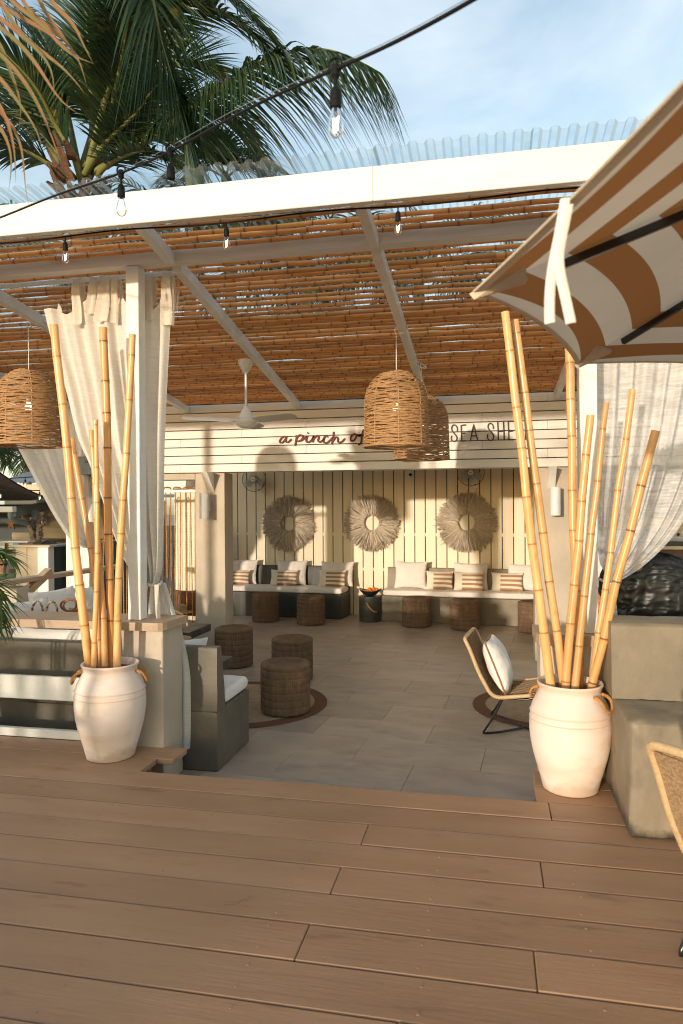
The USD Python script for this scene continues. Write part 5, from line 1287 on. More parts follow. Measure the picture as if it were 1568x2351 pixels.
g = np.random.default_rng(11)
PYc = 11.6; crown = at(180, 438, Y=PYc)
pm = thing('palm_tree', 'large coconut palm rising behind the pergola roof at the upper left', 'palm tree', (crown[0] - .2, PYc, -.80))
trunk(pm, (crown[0] - .25, PYc + .2, -.80), crown - [0, 0, .1], .20, .15)
for k in range(44):                        # torn leaf bases around the crown
    a = g.uniform(0, 6.28); q = crown + A([.24 * math.cos(a), .24 * math.sin(a), g.uniform(-.45, .5)]); d = A([math.cos(a) * .34, math.sin(a) * .34, g.uniform(.1, .6)]); s = np.cross(d, [0, 0, 1.]); s /= np.linalg.norm(s)
    w = g.uniform(.06, .13); part('husk', hull([q - s * w, q + s * w, q + A([0, 0, .03]), q + d - s * w * .3, q + d + s * w * .4, q + d * .6 + A([0, 0, .07])]), 'palm_husk', pm, world=True)
FR = [  # way-points in the photograph with distances, number of leaflets, leaflet length
    ([(188, 420, 11.6), (165, 350, 11.4), (130, 290, 11.2), (95, 220, 10.8), (40, 150, 10.4), (-60, 60, 10.0)], 60, 1.15),
    ([(200, 400, 11.6), (225, 320, 11.4), (255, 240, 11.1), (280, 130, 10.6), (300, 20, 10.1), (320, -90, 9.6)], 60, 1.2),
    ([(205, 390, 11.7), (212, 280, 11.7), (205, 170, 11.8), (200, 60, 12), (190, -80, 12.3)], 56, 1.15),
    ([(215, 380, 11.5), (262, 225, 11.3), (310, 100, 10.9), (420, 10, 10.5), (520, 35, 10.2), (600, 100, 10.0), (645, 165, 9.9)], 66, 1.1),
    ([(215, 395, 11.5), (330, 330, 11.3), (440, 245, 11.0), (530, 185, 10.7), (620, 135, 10.4), (700, 113, 10.2), (790, 125, 10.0), (870, 165, 9.9)], 84, 1.32),
    ([(215, 380, 11.7), (300, 180, 11.4), (360, 20, 11.1), (420, -60, 10.7), (500, -30, 10.4), (560, 20, 10.2), (630, 90, 10.1)], 60, 1.0),
    ([(150, 415, 11.6), (110, 375, 11.4), (60, 345, 11.2), (0, 327, 11.0), (-80, 330, 10.8)], 44, 1.15),
    ([(160, 410, 11.6), (130, 345, 11.6), (90, 300, 11.5), (30, 265, 11.4), (-60, 250, 11.3)], 50, 1.1),
    ([(225, 400, 11.4), (250, 375, 11.0), (290, 355, 10.7), (340, 345, 10.5), (400, 375, 10.3)], 40, .8),
    ([(195, 385, 11.8), (260, 320, 12.1), (330, 290, 12.4), (410, 290, 12.7), (480, 340, 13)], 48, 1.0),
    ([(180, 390, 11.8), (150, 240, 11.9), (110, 110, 12), (50, 20, 12.2), (-20, -30, 12.4)], 54, 1.1),
    ([(210, 390, 11.8), (260, 260, 12.0), (350, 170, 12.3), (450, 140, 12.6), (540, 200, 12.9)], 56, 1.15),
    ([(185, 395, 11.9), (230, 240, 12.3), (270, 100, 12.6), (310, 0, 12.9), (350, -60, 13.2)], 52, 1.15),
    ([(205, 395, 11.9), (290, 300, 12.4), (400, 240, 12.9), (500, 250, 13.3), (590, 330, 13.6)], 52, 1.15),
    ([(170, 410, 11.7), (100, 320, 12), (20, 200, 12.4), (-60, 140, 12.8)], 46, 1.1),
    ([(195, 400, 11.3), (240, 330, 10.9), (320, 250, 10.4), (370, 190, 10.0), (400, 200, 9.8)], 40, .9),
    ([(200, 395, 11.4), (250, 200, 10.9), (290, 60, 10.4), (318, -40, 10.0), (345, -20, 9.75), (362, 60, 9.7), (392, 170, 9.7), (420, 280, 9.75), (440, 400, 9.85)], 76, 1.25),
]
for i, (wp, n, L) in enumerate(FR):
    add_frond(pm, [at(x, y, Y=Y) for x, y, Y in wp], int(n * 1.9), L * 1.08, g, droop=.22 if i not in (4, 16) else .72, lift=.10 if i != 4 else -.22, wide=.046, r0=.066, tipang=.6 if i != 16 else .8)
crown2 = at(520, 410, Y=15.5)
pm2 = thing('palm_tree', 'smaller palm whose top shows just over the roof right of the big palm', 'palm tree', (crown2[0], 15.5, -.80))
trunk(pm2, (crown2[0], 15.5, -.80), crown2, .16, .12)
for wp in ([(520, 410), (560, 375), (600, 365), (640, 385)], [(518, 405), (530, 375), (560, 350), (600, 345)], [(515, 405), (505, 370), (480, 350), (440, 345)], [(515, 408), (470, 385), (420, 385), (380, 400)], [(520, 405), (525, 370), (520, 330), (500, 300)], [(522, 405), (545, 390), (590, 385), (625, 410)]):
    add_frond(pm2, [at(x, y, Y=15.5 - .3 * k) for k, (x, y) in enumerate(wp)], 44, .8, g, 'palm_leaf', wide=.034, r0=.03)
# greenery behind the roof, seen between the bamboo poles
for cx, cy, Y, lab in ((700, 600, 16, 'palm behind the alcove seen dimly through the clear roof'), (430, 560, 15.5, 'leftmost palm behind the alcove, under the coconut palm'), (960, 640, 17, 'rightmost palm behind the alcove, above the sign letters'), (180, 620, 16.5, 'palm behind the open left side of the pergola'), (-40, 1010, 21, 'palm far behind the dark shade sail at the left edge'), (60, 1060, 24, 'palm with hanging fronds over the grey metal roof at the far left')):
    c_ = at(cx, cy, Y=Y); t = thing('palm_tree', lab, 'palm tree', (c_[0], Y, -.80)); trunk(t, (c_[0], Y, -.80), c_, .18, .13)
    for k in range(17):
        a = k * 2.4 + g.uniform(-.3, .3); e = g.uniform(.1, 1.1); R_ = g.uniform(2.3, 3.3)
        dxy = A([math.cos(a), math.sin(a), 0]); add_frond(t, [c_, c_ + dxy * R_ * .35 + [0, 0, R_ * .35 * e], c_ + dxy * R_ * .75 + [0, 0, R_ * (.45 * e - .05)], c_ + dxy * R_ + [0, 0, R_ * (.3 * e - .30)]], 34, .85, g, 'palm_leaf_far', wide=.045, r0=.03)

# the dry frond hanging in from the left, close to the camera
df = thing('palm_frond', 'blurred orange and yellow dry palm frond hanging in at the upper left corner', 'palm frond', at(-120, 60, Y=2.0))
part('stem', tube(smooth_path([at(-420, 330, Y=2.1), at(-200, 40, Y=2.0), at(20, -130, Y=1.9), at(200, -170, Y=1.85)], 30), np.linspace(.012, .006, 30), 8), 'dry_leaf', df, smooth=True, world=True)
BL = [[(-60, -70), (0, 8), (90, 62), (142, 100), (190, 152)], [(-20, -90), (26, 0), (98, 58), (155, 118), (215, 146)], [(40, -110), (52, 0), (125, 72), (178, 134), (200, 200)], [(100, -120), (117, 0), (165, 52), (188, 95), (212, 142)],
      [(-90, -20), (0, 42), (68, 98), (118, 165), (124, 226)], [(-120, 20), (0, 104), (20, 154), (47, 245), (44, 296)], [(-90, 60), (18, 142), (75, 218), (102, 272), (142, 380)], [(-140, 90), (0, 180), (40, 232), (86, 306), (98, 344)],
      [(-150, 160), (0, 256), (45, 326), (60, 440), (66, 470)], [(-150, 200), (-10, 280), (24, 352), (20, 440)], [(-30, -60), (62, 90), (150, 162), (194, 214)], [(60, -100), (90, 0), (150, 92), (188, 150)],
      [(-160, 120), (-20, 215), (30, 330), (36, 420)], [(-100, 0), (10, 70), (85, 150), (150, 240), (178, 260)]]
for k, b in enumerate(BL):
    n = 18; P = smooth_path([at(x, y, Y=2.0 - .10 * math.sin(k * 2.1) - .01 * j) for j, (x, y) in enumerate(b)], n); t = np.linspace(0, 1, n)
    w = (.0064 * np.minimum(1, 2.2 * (1 - t) + .05))[:, None]; tg = np.gradient(P, axis=0); sd = np.cross(tg, FW + A([.3 * math.sin(k), 0, .3])); sd /= np.linalg.norm(sd, axis=1, keepdims=True)
    part('leaflet', sheet(np.stack([P - sd * w, P + FW * w * .6, P + sd * w], 1)), 'dry_leaf', df, smooth=True, world=True)

# potted palm whose leaves reach in at the left edge
ar = thing('potted_palm', 'green potted palm leaves reaching in at the left edge above the deck', 'plant', (-3.78, 4.15, 0))
part('pot', lathe([(0, .001), (.13, .001), (.17, .30), (.18, .32), (.165, .32), (.15, .28), (0, .27)], 30, (-3.86, 4.15, 0)), 'dark_concrete', ar, smooth=40, world=True)
g = np.random.default_rng(5)
for k, wp in enumerate(([(-60, 1560), (-50, 1380), (-25, 1300), (15, 1268), (60, 1290)], [(-70, 1560), (-60, 1400), (-40, 1330), (0, 1330), (30, 1380)], [(-60, 1560), (-55, 1420), (-30, 1350), (5, 1360), (28, 1430)], [(-70, 1560), (-75, 1380), (-50, 1280), (-10, 1255), (30, 1275)], [(-60, 1560), (-70, 1440), (-60, 1390), (-20, 1390), (12, 1440)])):
    add_frond(ar, [at(x - 22, y, Y=4.15 + .05 * (k % 3)) for x, y in wp], 15, .26, g, 'areca_leaf', 'palm_rib', wide=.021, droop=.35, r0=.007, start=.5, tipang=.9, lift=.0)

# ================================================================== BAR AND SEATING BEYOND THE LEFT SIDE
GZ = -.80
hw_ = thing('half_wall', 'cream plank half wall with bright corner post beyond the left rail', 'half wall', (-6.8, 11, GZ))
l_, r_ = at(36, 1254, Y=11)[0], at(113, 1254, Y=11)[0]; zt_ = at(60, 1256, Y=11)[2]
e1, e2 = at(62, 1300, Y=11)[0], at(89, 1300, Y=11)[0]
part('board', box(l_, e1 - .004, 11, 11.03, GZ, zt_, .003), 'siding_paint', hw_, world=True)
part('board', box(e1 + .004, e2 - .004, 11, 11.03, GZ, zt_, .003), 'siding_paint', hw_, world=True)
part('corner_post', box(e2, r_, 10.97, 11.14, GZ, zt_, .004), 'white_paint', hw_, world=True)
for k in range(12):
    part('side_board', box(r_ - .035, r_ - .005, 11.146 + k * .24, 11.38 + k * .24, GZ, zt_ - .01, .003), 'dark_paint', hw_, world=True)
part('cap', box(l_ - .03, r_ + .05, 10.93, 11.16, zt_ + .001, zt_ + .035, .004), 'siding_paint', hw_, world=True)
part('side_cap', box(r_ - .12, r_ + .05, 11.162, 14.0, zt_ + .001, zt_ + .035, .004), 'grey_paint', hw_, world=True)

bl = thing('bar_building', 'bar hut with tan siding, dark opening and grey gutter at the far left', 'building', (-10, 15, GZ))
BYY = 15.0
xs0, xs1 = at(84, 1200, Y=BYY)[0], at(250, 1200, Y=BYY)[0]; ztop_ = at(90, 1150, Y=BYY)[2]
k = 0; z = GZ
while z < ztop_:
    part('siding_board', hull([(x, y, zz) for x in (xs0, xs1) for y, zz in ((BYY, z), (BYY + .03, z), (BYY + .012, z + .118), (BYY + .03, z + .118))]), 'siding_paint', bl, world=True); z += .12
xo, zh = at(27, 1222, Y=BYY)[0], at(40, 1219, Y=BYY)[2]
z = GZ
while z < zh - .05:
    part('siding_board', hull([(x, y, zz) for x in (xo, xs0 - .01) for y, zz in ((BYY, z), (BYY + .03, z), (BYY + .012, z + .118), (BYY + .03, z + .118))]), 'siding_paint', bl, world=True); z += .12
part('inner_wall', box(-16, xs1, 17.2, 17.3, GZ, at(50, 1143, Y=13.3)[2] - .1), 'dark_paint', bl, world=True)
part('inner_side', box(xs0 - .1, xs0 - .02, BYY + .035, 17.2, GZ, at(50, 1143, Y=13.3)[2] - .1), 'dark_wood', bl, world=True)
xp = at(81, 1220, Y=BYY - .9)[0]
part('post', box(xp - .06, xp + .06, BYY - .95, BYY - .83, GZ, at(81, 1172, Y=BYY - .9)[2], .004), 'grey_paint', bl, world=True)
a, b = at(30, 1172, Y=13.4), at(150, 1151, Y=16.2)
part('eave_beam', bar(a + [0, 0, .06], b + [0, 0, .06], .1, .20), 'grey_paint', bl, world=True)
ze = at(50, 1143, Y=13.3)[2]
part('roof', hull([(x, y, zz) for x in (-17, xs1 + .5) for y, zz in ((13.25, ze - .03), (13.25, ze + .03), (17.6, ze + .14), (17.6, ze + .06))]), 'galvanised', bl, world=True)
part('roof_edge', box(-17, xs1 + .5, 13.20, 13.246, ze - .06, ze + .05, .004), 'teal_paint', bl, world=True)
gz0, gz1 = at(10, 1176, Y=13.2)[2], at(10, 1163, Y=13.2)[2]; gx = at(36, 1170, Y=13.2)[0]
part('gutter', box(-17, gx, 13.1, 13.24, gz0, gz1, .012), 'white_enamel', bl, world=True)
part('downpipe', tube(smooth_path([at(x, y, Y=Y) for x, y, Y in ((25, 1172, 13.2), (24, 1183, 13.2), (29, 1191, 13.3), (50, 1199, 13.7), (72, 1206, 14.0), (83, 1214, 14.15), (84, 1260, 14.15), (84, 1330, 14.15))], 60), .055, 10), 'grey_paint', bl, world=True, smooth=True)
zc0 = at(40, 1262, Y=13.6)[2]; zc1 = at(40, 1246, Y=13.6)[2]
part('counter', box(-14, at(76, 1250, Y=13.6)[0], 13.6, 14.3, zc0, zc1, .006), 'wood_counter', bl, world=True)
part('counter_top', box(-14, at(76, 1250, Y=13.6)[0] - .1, 13.56, 14.3, zc1 + .002, zc1 + .04, .004), 'white_enamel', bl, world=True)
for x0, x1, m in ((0, 11, 'soap_white'), (20, 31, 'paper'), (32, 43, 'blue_paper')):
    a, b = at(x0, 1247, Y=13.55), at(x1, 1261, Y=13.55); part('paper_note', box(a[0], b[0], 13.548, 13.55, b[2], a[2], .0004), m, bl, world=True)
part('window', box(at(161, 1220, Y=BYY - .02)[0], at(185, 1220, Y=BYY - .02)[0], BYY - .022, BYY - .003, at(170, 1222, Y=BYY)[2], at(170, 1205, Y=BYY)[2], .002), 'black_metal', bl, world=True)
part('shelf_rail', box(xs0, xs1, BYY - .16, BYY - .002, at(120, 1236, Y=BYY)[2] - .06, at(120, 1236, Y=BYY)[2], .004), 'dark_wood', bl, world=True)
g = np.random.default_rng(9)
dw = thing('driftwood', 'pale twisted driftwood branches tied round the grey post of the bar', 'driftwood', (xp, BYY - 1, GZ))
for k, wp in enumerate(([(92, 1270), (80, 1245), (74, 1222), (68, 1205), (58, 1186), (38, 1182)], [(78, 1262), (88, 1235), (92, 1214), (87, 1200), (100, 1190)], [(84, 1255), (76, 1230), (70, 1210), (55, 1200)], [(80, 1225), (72, 1205), (74, 1193)], [(66, 1203), (56, 1190), (50, 1176)], [(90, 1226), (94, 1206), (103, 1205)])):
    P = smooth_path([at(x, y, Y=BYY - 1.05 - .05 * (k % 3)) for x, y in wp], 26); part('branch', tube(P + g.normal(0, .012, (26, 3)), np.linspace(.085, .035, 26) * (1 if k < 2 else .7), 8), 'driftwood', dw, smooth=True, world=True)
q = at(93, 1185, Y=BYY - .1); wall_fan('dark wall fan behind the driftwood on the bar hut', (q[0], BYY - .07, q[2]))
q = at(27, 1203, Y=13.9); s5 = [(q[0] + (.15 if i % 2 == 0 else .055) * math.sin(i * .628), q[2] + (.15 if i % 2 == 0 else .055) * math.cos(i * .628)) for i in range(10)]
m = prism(s5, 0, .03); solo('starfish_ornament', (np.stack([m[0][:, 0], 13.9 - m[0][:, 2], m[0][:, 1]], 1), m[1]), 'tan_wood', 'brown star ornament hanging in the dark bar opening', 'ornament', pname='star')
rb_ = thing('round_chair', 'dark round chair back behind the half wall', 'chair', at(112, 1262, Y=13.0))
c_ = at(112, 1268, Y=13.0); th = np.linspace(0, 2 * np.pi, 40, endpoint=False)
part('frame', tube(c_ + .24 * np.stack([np.cos(th) * 1.0, 0 * th, np.sin(th)], 1), .018, 8, closed=True), 'black_metal', rb_, smooth=True, world=True)
part('shell', lathe([(.02, .06), (.12, .045), (.2, .02), (.235, 0)], 30, c_, axis=(0, 1, 0)), 'dark_paint', rb_, smooth=True, world=True)
for s in (-.12, .12): part('leg', tube([c_ + [s, 0, -.22], c_ + [s, .05, GZ - c_[2] + .01]], .014, 6), 'black_metal', rb_, smooth=True, world=True)
sl = thing('shade_sail', 'dark brown shade sail stretched over the seating at the far left', 'shade sail', at(0, 1100, Y=10.5))
ca, cb, cc, cd = at(-70, 1028, Y=9.6), at(110, 1143, Y=11.2), at(70, 1149, Y=12.8), at(-90, 1150, Y=12.8); n = 20
G = np.zeros((n, n, 3))
for i, s in enumerate(np.linspace(0, 1, n)):
    for j, t in enumerate(np.linspace(0, 1, n)):
        G[i, j] = (ca * (1 - s) + cb * s) * (1 - t) + (cd * (1 - s) + cc * s) * t + A([0, 0, -.10 * 4 * s * (1 - s) * (1 - t)])
m = sheet(G); m2 = sheet(G + A([0, 0, .004])); part('cloth', cat([m, (m2[0], m2[1][:, ::-1])]), 'sail_cloth', sl, smooth=True, world=True)
part('edge_cord', tube(G[:, 0], .012, 6), 'black_rubber', sl, smooth=True, world=True)
mr = thing('shed', 'grey corrugated metal shed roof above the dark shade sail', 'shed', at(65, 1130, Y=19))
a0_, a1_ = at(34, 1108, Y=18.4), at(34, 1083, Y=20.0); xs = np.linspace(a0_[0] - .6, a0_[0] + 4, 90)
part('roof', sheet(A([[(x, 18.4, a0_[2] + .03 * math.sin(k * 1.57)) for k, x in enumerate(xs)], [(x, 20.0, a1_[2] + .03 * math.sin(k * 1.57)) for k, x in enumerate(xs)]])), 'galvanised', mr, world=True)
part('wall', box(a0_[0] - .5, a0_[0] + 3.9, 18.6, 19.9, GZ, a0_[2] - .05), 'siding_paint', mr, world=True)
f3 = thing('string_light', 'small bulbs strung below the dark shade sail at the far left', 'string light', at(50, 1105, Y=10.4))
for wp, bl_ in (([(-20, 1108), (30, 1098), (60, 1096), (100, 1092)], [(58, 1096.5)]), ([(-20, 1120), (28, 1126), (60, 1125), (95, 1126), (130, 1118)], [(91, 1126), (1, 1122)])):
    P = smooth_path([at(x, y, Y=10.2) for x, y in wp], 30); part('cable', tube(P, .008, 5), 'black_rubber', f3, smooth=True, world=True)
    for x, y in bl_: bulb(f3, at(x, y, Y=10.2))
tb_ = thing('dining_table', 'pale topped table beside the seated person at the far left', 'table', at(20, 1285, Y=12.2))
q = at(62, 1281, Y=12.2); part('top', box(q[0] - 2.2, q[0], 12.2, 12.9, q[2] - .05, q[2] + .03, .006), 'siding_paint', tb_, world=True)
for x in (q[0] - .25, q[0] - 1.9): part('leg', box(x - .04, x + .04, 12.5, 12.58, GZ, q[2] - .052, .004), 'dark_wood', tb_, world=True)
gq = at(59, 1299, Y=11.6)
gl = thing('drinking_glass', 'small glass with a pink drink next to the half wall at the far left', 'glass', gq)
part('glass', lathe([(0, -.06), (.035, -.06), (.045, .06), (.042, .06), (.033, -.05), (0, -.05)], 18, gq), 'bulb_glass', gl, smooth=40, world=True)
part('drink', lathe([(0, -.045), (.032, -.045), (.039, .02), (0, .02)], 18, gq), 'skin', gl, smooth=40, world=True)
tq = thing('side_table', 'low dark side table carrying the drink glass', 'table', gq - [0, 0, .1]); part('top', lathe([(0, -.10), (.28, -.10), (.29, -.08), (.28, -.062), (0, -.062)], 26, gq), 'dark_wood', tq, world=True); part('stem', tube([gq - [0, 0, .1], A([gq[0], gq[1], GZ])], .03, 8), 'dark_wood', tq, world=True)

# handbags on the far seats
q = at(108, 1412, Y=6.35)
hb = thing('handbag', 'straw handbag with two beaded hoop handles standing behind the tan cap rail', 'handbag', q - [0, 0, .2])
part('body', mv(pillow(.44, .30, .16, 3)[0], q - [0, 0, .28]), 'straw', hb, smooth=True, world=True)
for s in (-.085, .055):
    th = np.linspace(0, np.pi, 30); part('handle', tube(q + np.stack([s + .062 * np.cos(th), -.03 + 0 * th + (.03 if s > 0 else 0), .02 + .115 * np.sin(th)], 1), .0105 + .002 * np.sin(np.linspace(0, 60, 30)), 8), 'beads', hb, smooth=True, world=True)
q = at(186, 1402, Y=6.6)
hb2 = thing('handbag', 'woven handbag with two brown ring handles behind the bamboo canes', 'handbag', q - [0, 0, .2])
part('body', mv(pillow(.38, .30, .18, 6)[0], q - [-.05, 0, .27]), 'straw', hb2, smooth=True, world=True)
for k, s in enumerate((-.09, -.04)):
    th = np.linspace(0, 2 * np.pi, 40, endpoint=False); part('ring_handle', tube(q + np.stack([s + .075 * np.cos(th), -.08 - .03 * k + .02 * np.cos(th), .065 + .06 * np.sin(th)], 1), .0105, 9, closed=True), 'tan_wood', hb2, smooth=True, world=True)
q = at(424, 1440, Y=5.9)
hb3 = thing('basket', 'basket with an orange cane handle behind the left pier', 'basket', q)
th = np.linspace(.2, np.pi - .2, 26); part('handle', tube(q + np.stack([.13 * np.cos(th) - .10, 0 * th, .16 * np.sin(th) - .02], 1), .010, 8), 'wrapped_cane', hb3, smooth=True, world=True)
part('body', lathe([(0, -.26), (.12, -.26), (.15, -.10), (.14, -.10), (.11, -.25), (0, -.25)], 24, q - [.10, 0, 0]), 'straw', hb3, smooth=40, world=True)

# ================================================================== PEOPLE


def body(chains, edge=.014, it=12):
    """One continuous skin: hulls of spheres along bones, welded and smoothed."""
    ms = []
    for (p, r), (q, s) in chains:
        a = m3.Manifold.sphere(r, 20).translate(tuple(map(float, p))); b = m3.Manifold.sphere(s, 20).translate(tuple(map(float, q)))
        ms.append(m3.Manifold.batch_hull([a, b]))
    m = m3.Manifold.batch_boolean(ms, m3.OpType.Add).refine_to_length(edge).to_mesh()
    t = trimesh.Trimesh(np.array(m.vert_properties[:, :3]), np.array(m.tri_verts)); t.merge_vertices(); trimesh.smoothing.filter_taubin(t, iterations=it)
    return np.array(t.vertices), np.array(t.faces)


def head(o, R, hair, skin, t, glasses=False, long_=False):
    """A head with a face (local x right, -y forward), set at o."""
    V = trimesh.creation.icosphere(4, 1.0); v = np.array(V.vertices); d = v.copy(); sc_ = A([.077, .098, .118])
    p = d * sc_
    fr = np.clip(-d[:, 1], 0, 1)
    p[:, 0] *= 1 - .22 * np.clip(-d[:, 2], 0, 1) ** 1.3; p[:, 1] += .012 * np.clip(-d[:, 2], 0, 1) * fr * 0
    bump = lambda c, s, h: h * np.exp(-(((d - A(c)) / A(s)) ** 2).sum(1))
    p[:, 1] -= bump((0, -1, -.10), (.14, .6, .22), .026) + bump((0, -.98, -.24), (.20, .5, .10), .010) + bump((0, -.9, -.47), (.30, .5, .07), .008) + bump((0, -.75, -.78), (.3, .5, .2), .010) - bump((.36, -.9, .06), (.2, .5, .13), .010) - bump((-.36, -.9, .06), (.2, .5, .13), .010) + bump((0, -.95, .2), (.5, .5, .12), .005)
    for s in (-1, 1): p[:, 0] += s * bump((s * 1, .05, -.05), (.3, .16, .22), .014)
    f = np.array(V.faces)
    ms = (p, f)
    hv = d[(d[:, 2] > -9)]; keep = (d[:, 2] > .42 - .75 * np.clip(d[:, 1] + .25, 0, 1) * 1.3) & ~((d[:, 1] < -.45) & (d[:, 2] < .55))
    fk = f[keep[f].all(1)]; uq = np.unique(fk); fk = np.searchsorted(uq, fk); hp = p * (1.10 + .03 * np.sin(d[:, :1] * 23 + d[:, 1:2] * 17))
    hp = hp[uq]
    return mv(ms, o, R), mv((hp, fk), o, R)


def person(label, root, yaw, joints, clothes, skin, hair, glasses):
    t = thing('person', label, 'person', root); R = rotz(yaw); J = {k: R @ A(v) + A(root) for k, v in joints.items()}
    ch_ = []
    def bone(a, b, r, s): ch_.append(((J[a], r), (J[b], s)))
    bone('hip', 'chest', .125, .125); bone('chest', 'neck', .11, .052); bone('neck', 'head', .052, .055)
    for s in 'lr':
        bone('chest', 'sh_' + s, .10, .058); bone('sh_' + s, 'el_' + s, .052, .040); bone('el_' + s, 'wr_' + s, .039, .027)
        bone('hip', 'th_' + s, .12, .088); bone('th_' + s, 'kn_' + s, .085, .058); bone('kn_' + s, 'an_' + s, .055, .038); bone('an_' + s, 'to_' + s, .040, .028)
        w, e = J['wr_' + s], J['el_' + s]; d = (w - e) / np.linalg.norm(w - e); sd = np.cross(d, [0, 0, 1.]); sd /= np.linalg.norm(sd); pm_ = w + d * .075
        for k in (-1, 0, 1): ch_.append(((w, .024), (pm_ + sd * .024 * k, .014)))
        for k, L in zip((-1.5, -.5, .5, 1.5), (.062, .078, .074, .056)):
            k0 = pm_ + sd * .020 * k; k1 = k0 + d * L * .5 - np.cross(sd, d) * .006; k2 = k1 + d * L * .45 - np.cross(sd, d) * .022; ch_.append(((k0, .0095), (k1, .0088))); ch_.append(((k1, .0088), (k2, .0078)))
        t0 = w + d * .02 + sd * .026; t1 = t0 + d * .035 + sd * .024; ch_.append(((t0, .012), (t1, .0105))); ch_.append(((t1, .0105), (t1 + d * .03, .009)))
    hm, hr = head(J['head'] + R @ A([0, -.01, .085]), R, hair, skin, t)
    b = body(ch_); sk_ = part('body', cat([b, hm]), skin, t, smooth=True, world=True)
    part('hair', hr, hair, t, smooth=True, world=True)
    o = J['head'] + R @ A([0, -.01, .085])
    for s in (-1, 1): part('eye', mv(lathe([(0, -.011), (.008, -.008), (.011, 0), (.008, .008), (0, .011)], 12), o + R @ A([s * .03, -.083, .008])), 'soap_white', t, smooth=True, world=True)
    if glasses:
        for s in (-1, 1): part('sunglass_lens', mv(hull([(x * .030, y, z * .021) for x, z in ((-1, .6), (-.5, 1), (.6, 1), (1, .5), (.7, -.8), (-.4, -1), (-1, -.3)) for y in (0, .004)]), o + R @ A([s * .034, -.110, .004]), R), 'black_metal', t, world=True)
        for s in (-1, 1): part('sunglass_arm', tube([o + R @ A([s * .065, -.105, .012]), o + R @ A([s * .083, -.04, .012]), o + R @ A([s * .085, .02, .0])], .004, 5), 'black_metal', t, world=True)
    sh = [((J['hip'] + R @ A([0, 0, .02]), .140), (J['chest'], .142)), ((J['chest'], .128), (J['neck'] - R @ A([0, 0, .045]), .066))]
    for s in 'lr':
        m_ = J['sh_' + s] + (J['el_' + s] - J['sh_' + s]) * .55; sh += [((J['chest'], .115), (J['sh_' + s], .072)), ((J['sh_' + s], .070), (m_, .062))]
    part('shirt', body(sh, .02, 8), clothes[0], t, smooth=True, world=True)
    tr = []
    for s in 'lr': tr += [((J['hip'], .136), (J['th_' + s], .100)), ((J['th_' + s], .098), (J['kn_' + s], .072)), ((J['kn_' + s], .070), (J['an_' + s], .055))]
    part('trousers', body(tr, .022, 8), clothes[1], t, smooth=True, world=True)
    return t


q = at(7, 1310, Y=12.6)
seated = dict(hip=(0, 0, -.62), chest=(0, .03, -.22), neck=(0, .02, -.045), head=(0, 0, .04), sh_l=(-.18, .03, -.12), sh_r=(.18, .03, -.12), el_l=(-.24, -.02, -.40), el_r=(.24, -.02, -.40), wr_l=(-.15, -.24, -.42), wr_r=(.15, -.24, -.42),
              th_l=(-.10, -.05, -.66), th_r=(.10, -.05, -.66), kn_l=(-.12, -.46, -.60), kn_r=(.12, -.46, -.60), an_l=(-.12, -.44, -1.02), an_r=(.12, -.44, -1.02), to_l=(-.13, -.60, -1.06), to_r=(.13, -.60, -1.06))
person('grey haired person in dark sunglasses and green patterned shirt seated at the far left edge', q, .75, seated, ('green_shirt', 'dark_trousers'), 'pale_skin', 'grey_hair', True)
cs = thing('dining_chair', 'dark chair under the seated grey haired person', 'chair', (q[0], q[1], GZ))
Rq = rotz(.75)
part('seat', mv(box(-.24, .24, -.30, .22, -.845, -.80, .006), q, Rq), 'dark_wood', cs, world=True); part('backrest', mv(box(-.24, .24, .20, .235, -.79, -.34, .006), q, Rq), 'dark_wood', cs, world=True)
for x in (-.2, .2):
    for y in (-.26, .19): part('leg', mv(box(x - .02, x + .02, y - .02, y + .02, GZ - q[2], -.846, .003), q, Rq), 'dark_wood', cs, world=True)
e = at(1462, 1309, Y=5.45); rt_ = A([e[0] - .11, 5.74, 0])
lo = lambda p: tuple(A(p) - rt_)
standing = dict(hip=(0, 0, .95), chest=(0, .0, 1.33), neck=(0, 0, 1.50), head=(0, -.01, 1.575), sh_l=(-.18, .0, 1.42), sh_r=(.18, 0, 1.42), el_l=(-.20, .02, 1.13), el_r=tuple(e - rt_ + A([0, 0, .03])), wr_l=(-.16, -.2, 1.0), wr_r=(-.05, -.28, 1.30),
                th_l=(-.09, 0, .88), th_r=(.09, 0, .88), kn_l=(-.10, -.02, .48), kn_r=(.10, -.02, .48), an_l=(-.10, .02, .085), an_r=(.10, .02, .085), to_l=(-.12, -.14, .035), to_r=(.12, -.14, .035))
person('person in a white shirt standing behind the right curtain, only the bent elbow showing', rt_, 0., standing, ('white_shirt', 'dark_trousers'), 'skin', 'dark_hair', False)

# ================================================================== BEHIND THE RIGHT CURTAIN
bt = thing('bar_counter', 'dark wood plank bar counter behind the right curtain', 'bar counter', (2.6, 8, F))
zt2 = at(1540, 1262, Y=8)[2]; x0 = 1.42
for k in range(9):
    z1 = zt2 - k * .155; cuts = [x0, 2.15 + .5 * (k % 3), 4.6]
    for a, b in zip(cuts[:-1], cuts[1:]): part('plank', box(a + .002, b - .002, 8.0, 8.022, z1 - .152, z1, .003), 'dark_wood' if (k + int(a > 2)) % 3 == 0 else 'wood_counter', bt, world=True)
part('carcass', box(x0 + .01, 4.55, 8.025, 8.6, F, zt2 - .002), 'dark_wood', bt, world=True)
part('edge_strip', box(x0 - .02, 4.62, 7.97, 8.0, zt2 + .002, zt2 + .04, .003), 'siding_paint', bt, world=True)
part('counter_top', box(x0 - .03, 4.63, 7.965, 8.62, zt2 + .042, zt2 + .085, .004), 'black_metal', bt, world=True)
ct = zt2 + .086
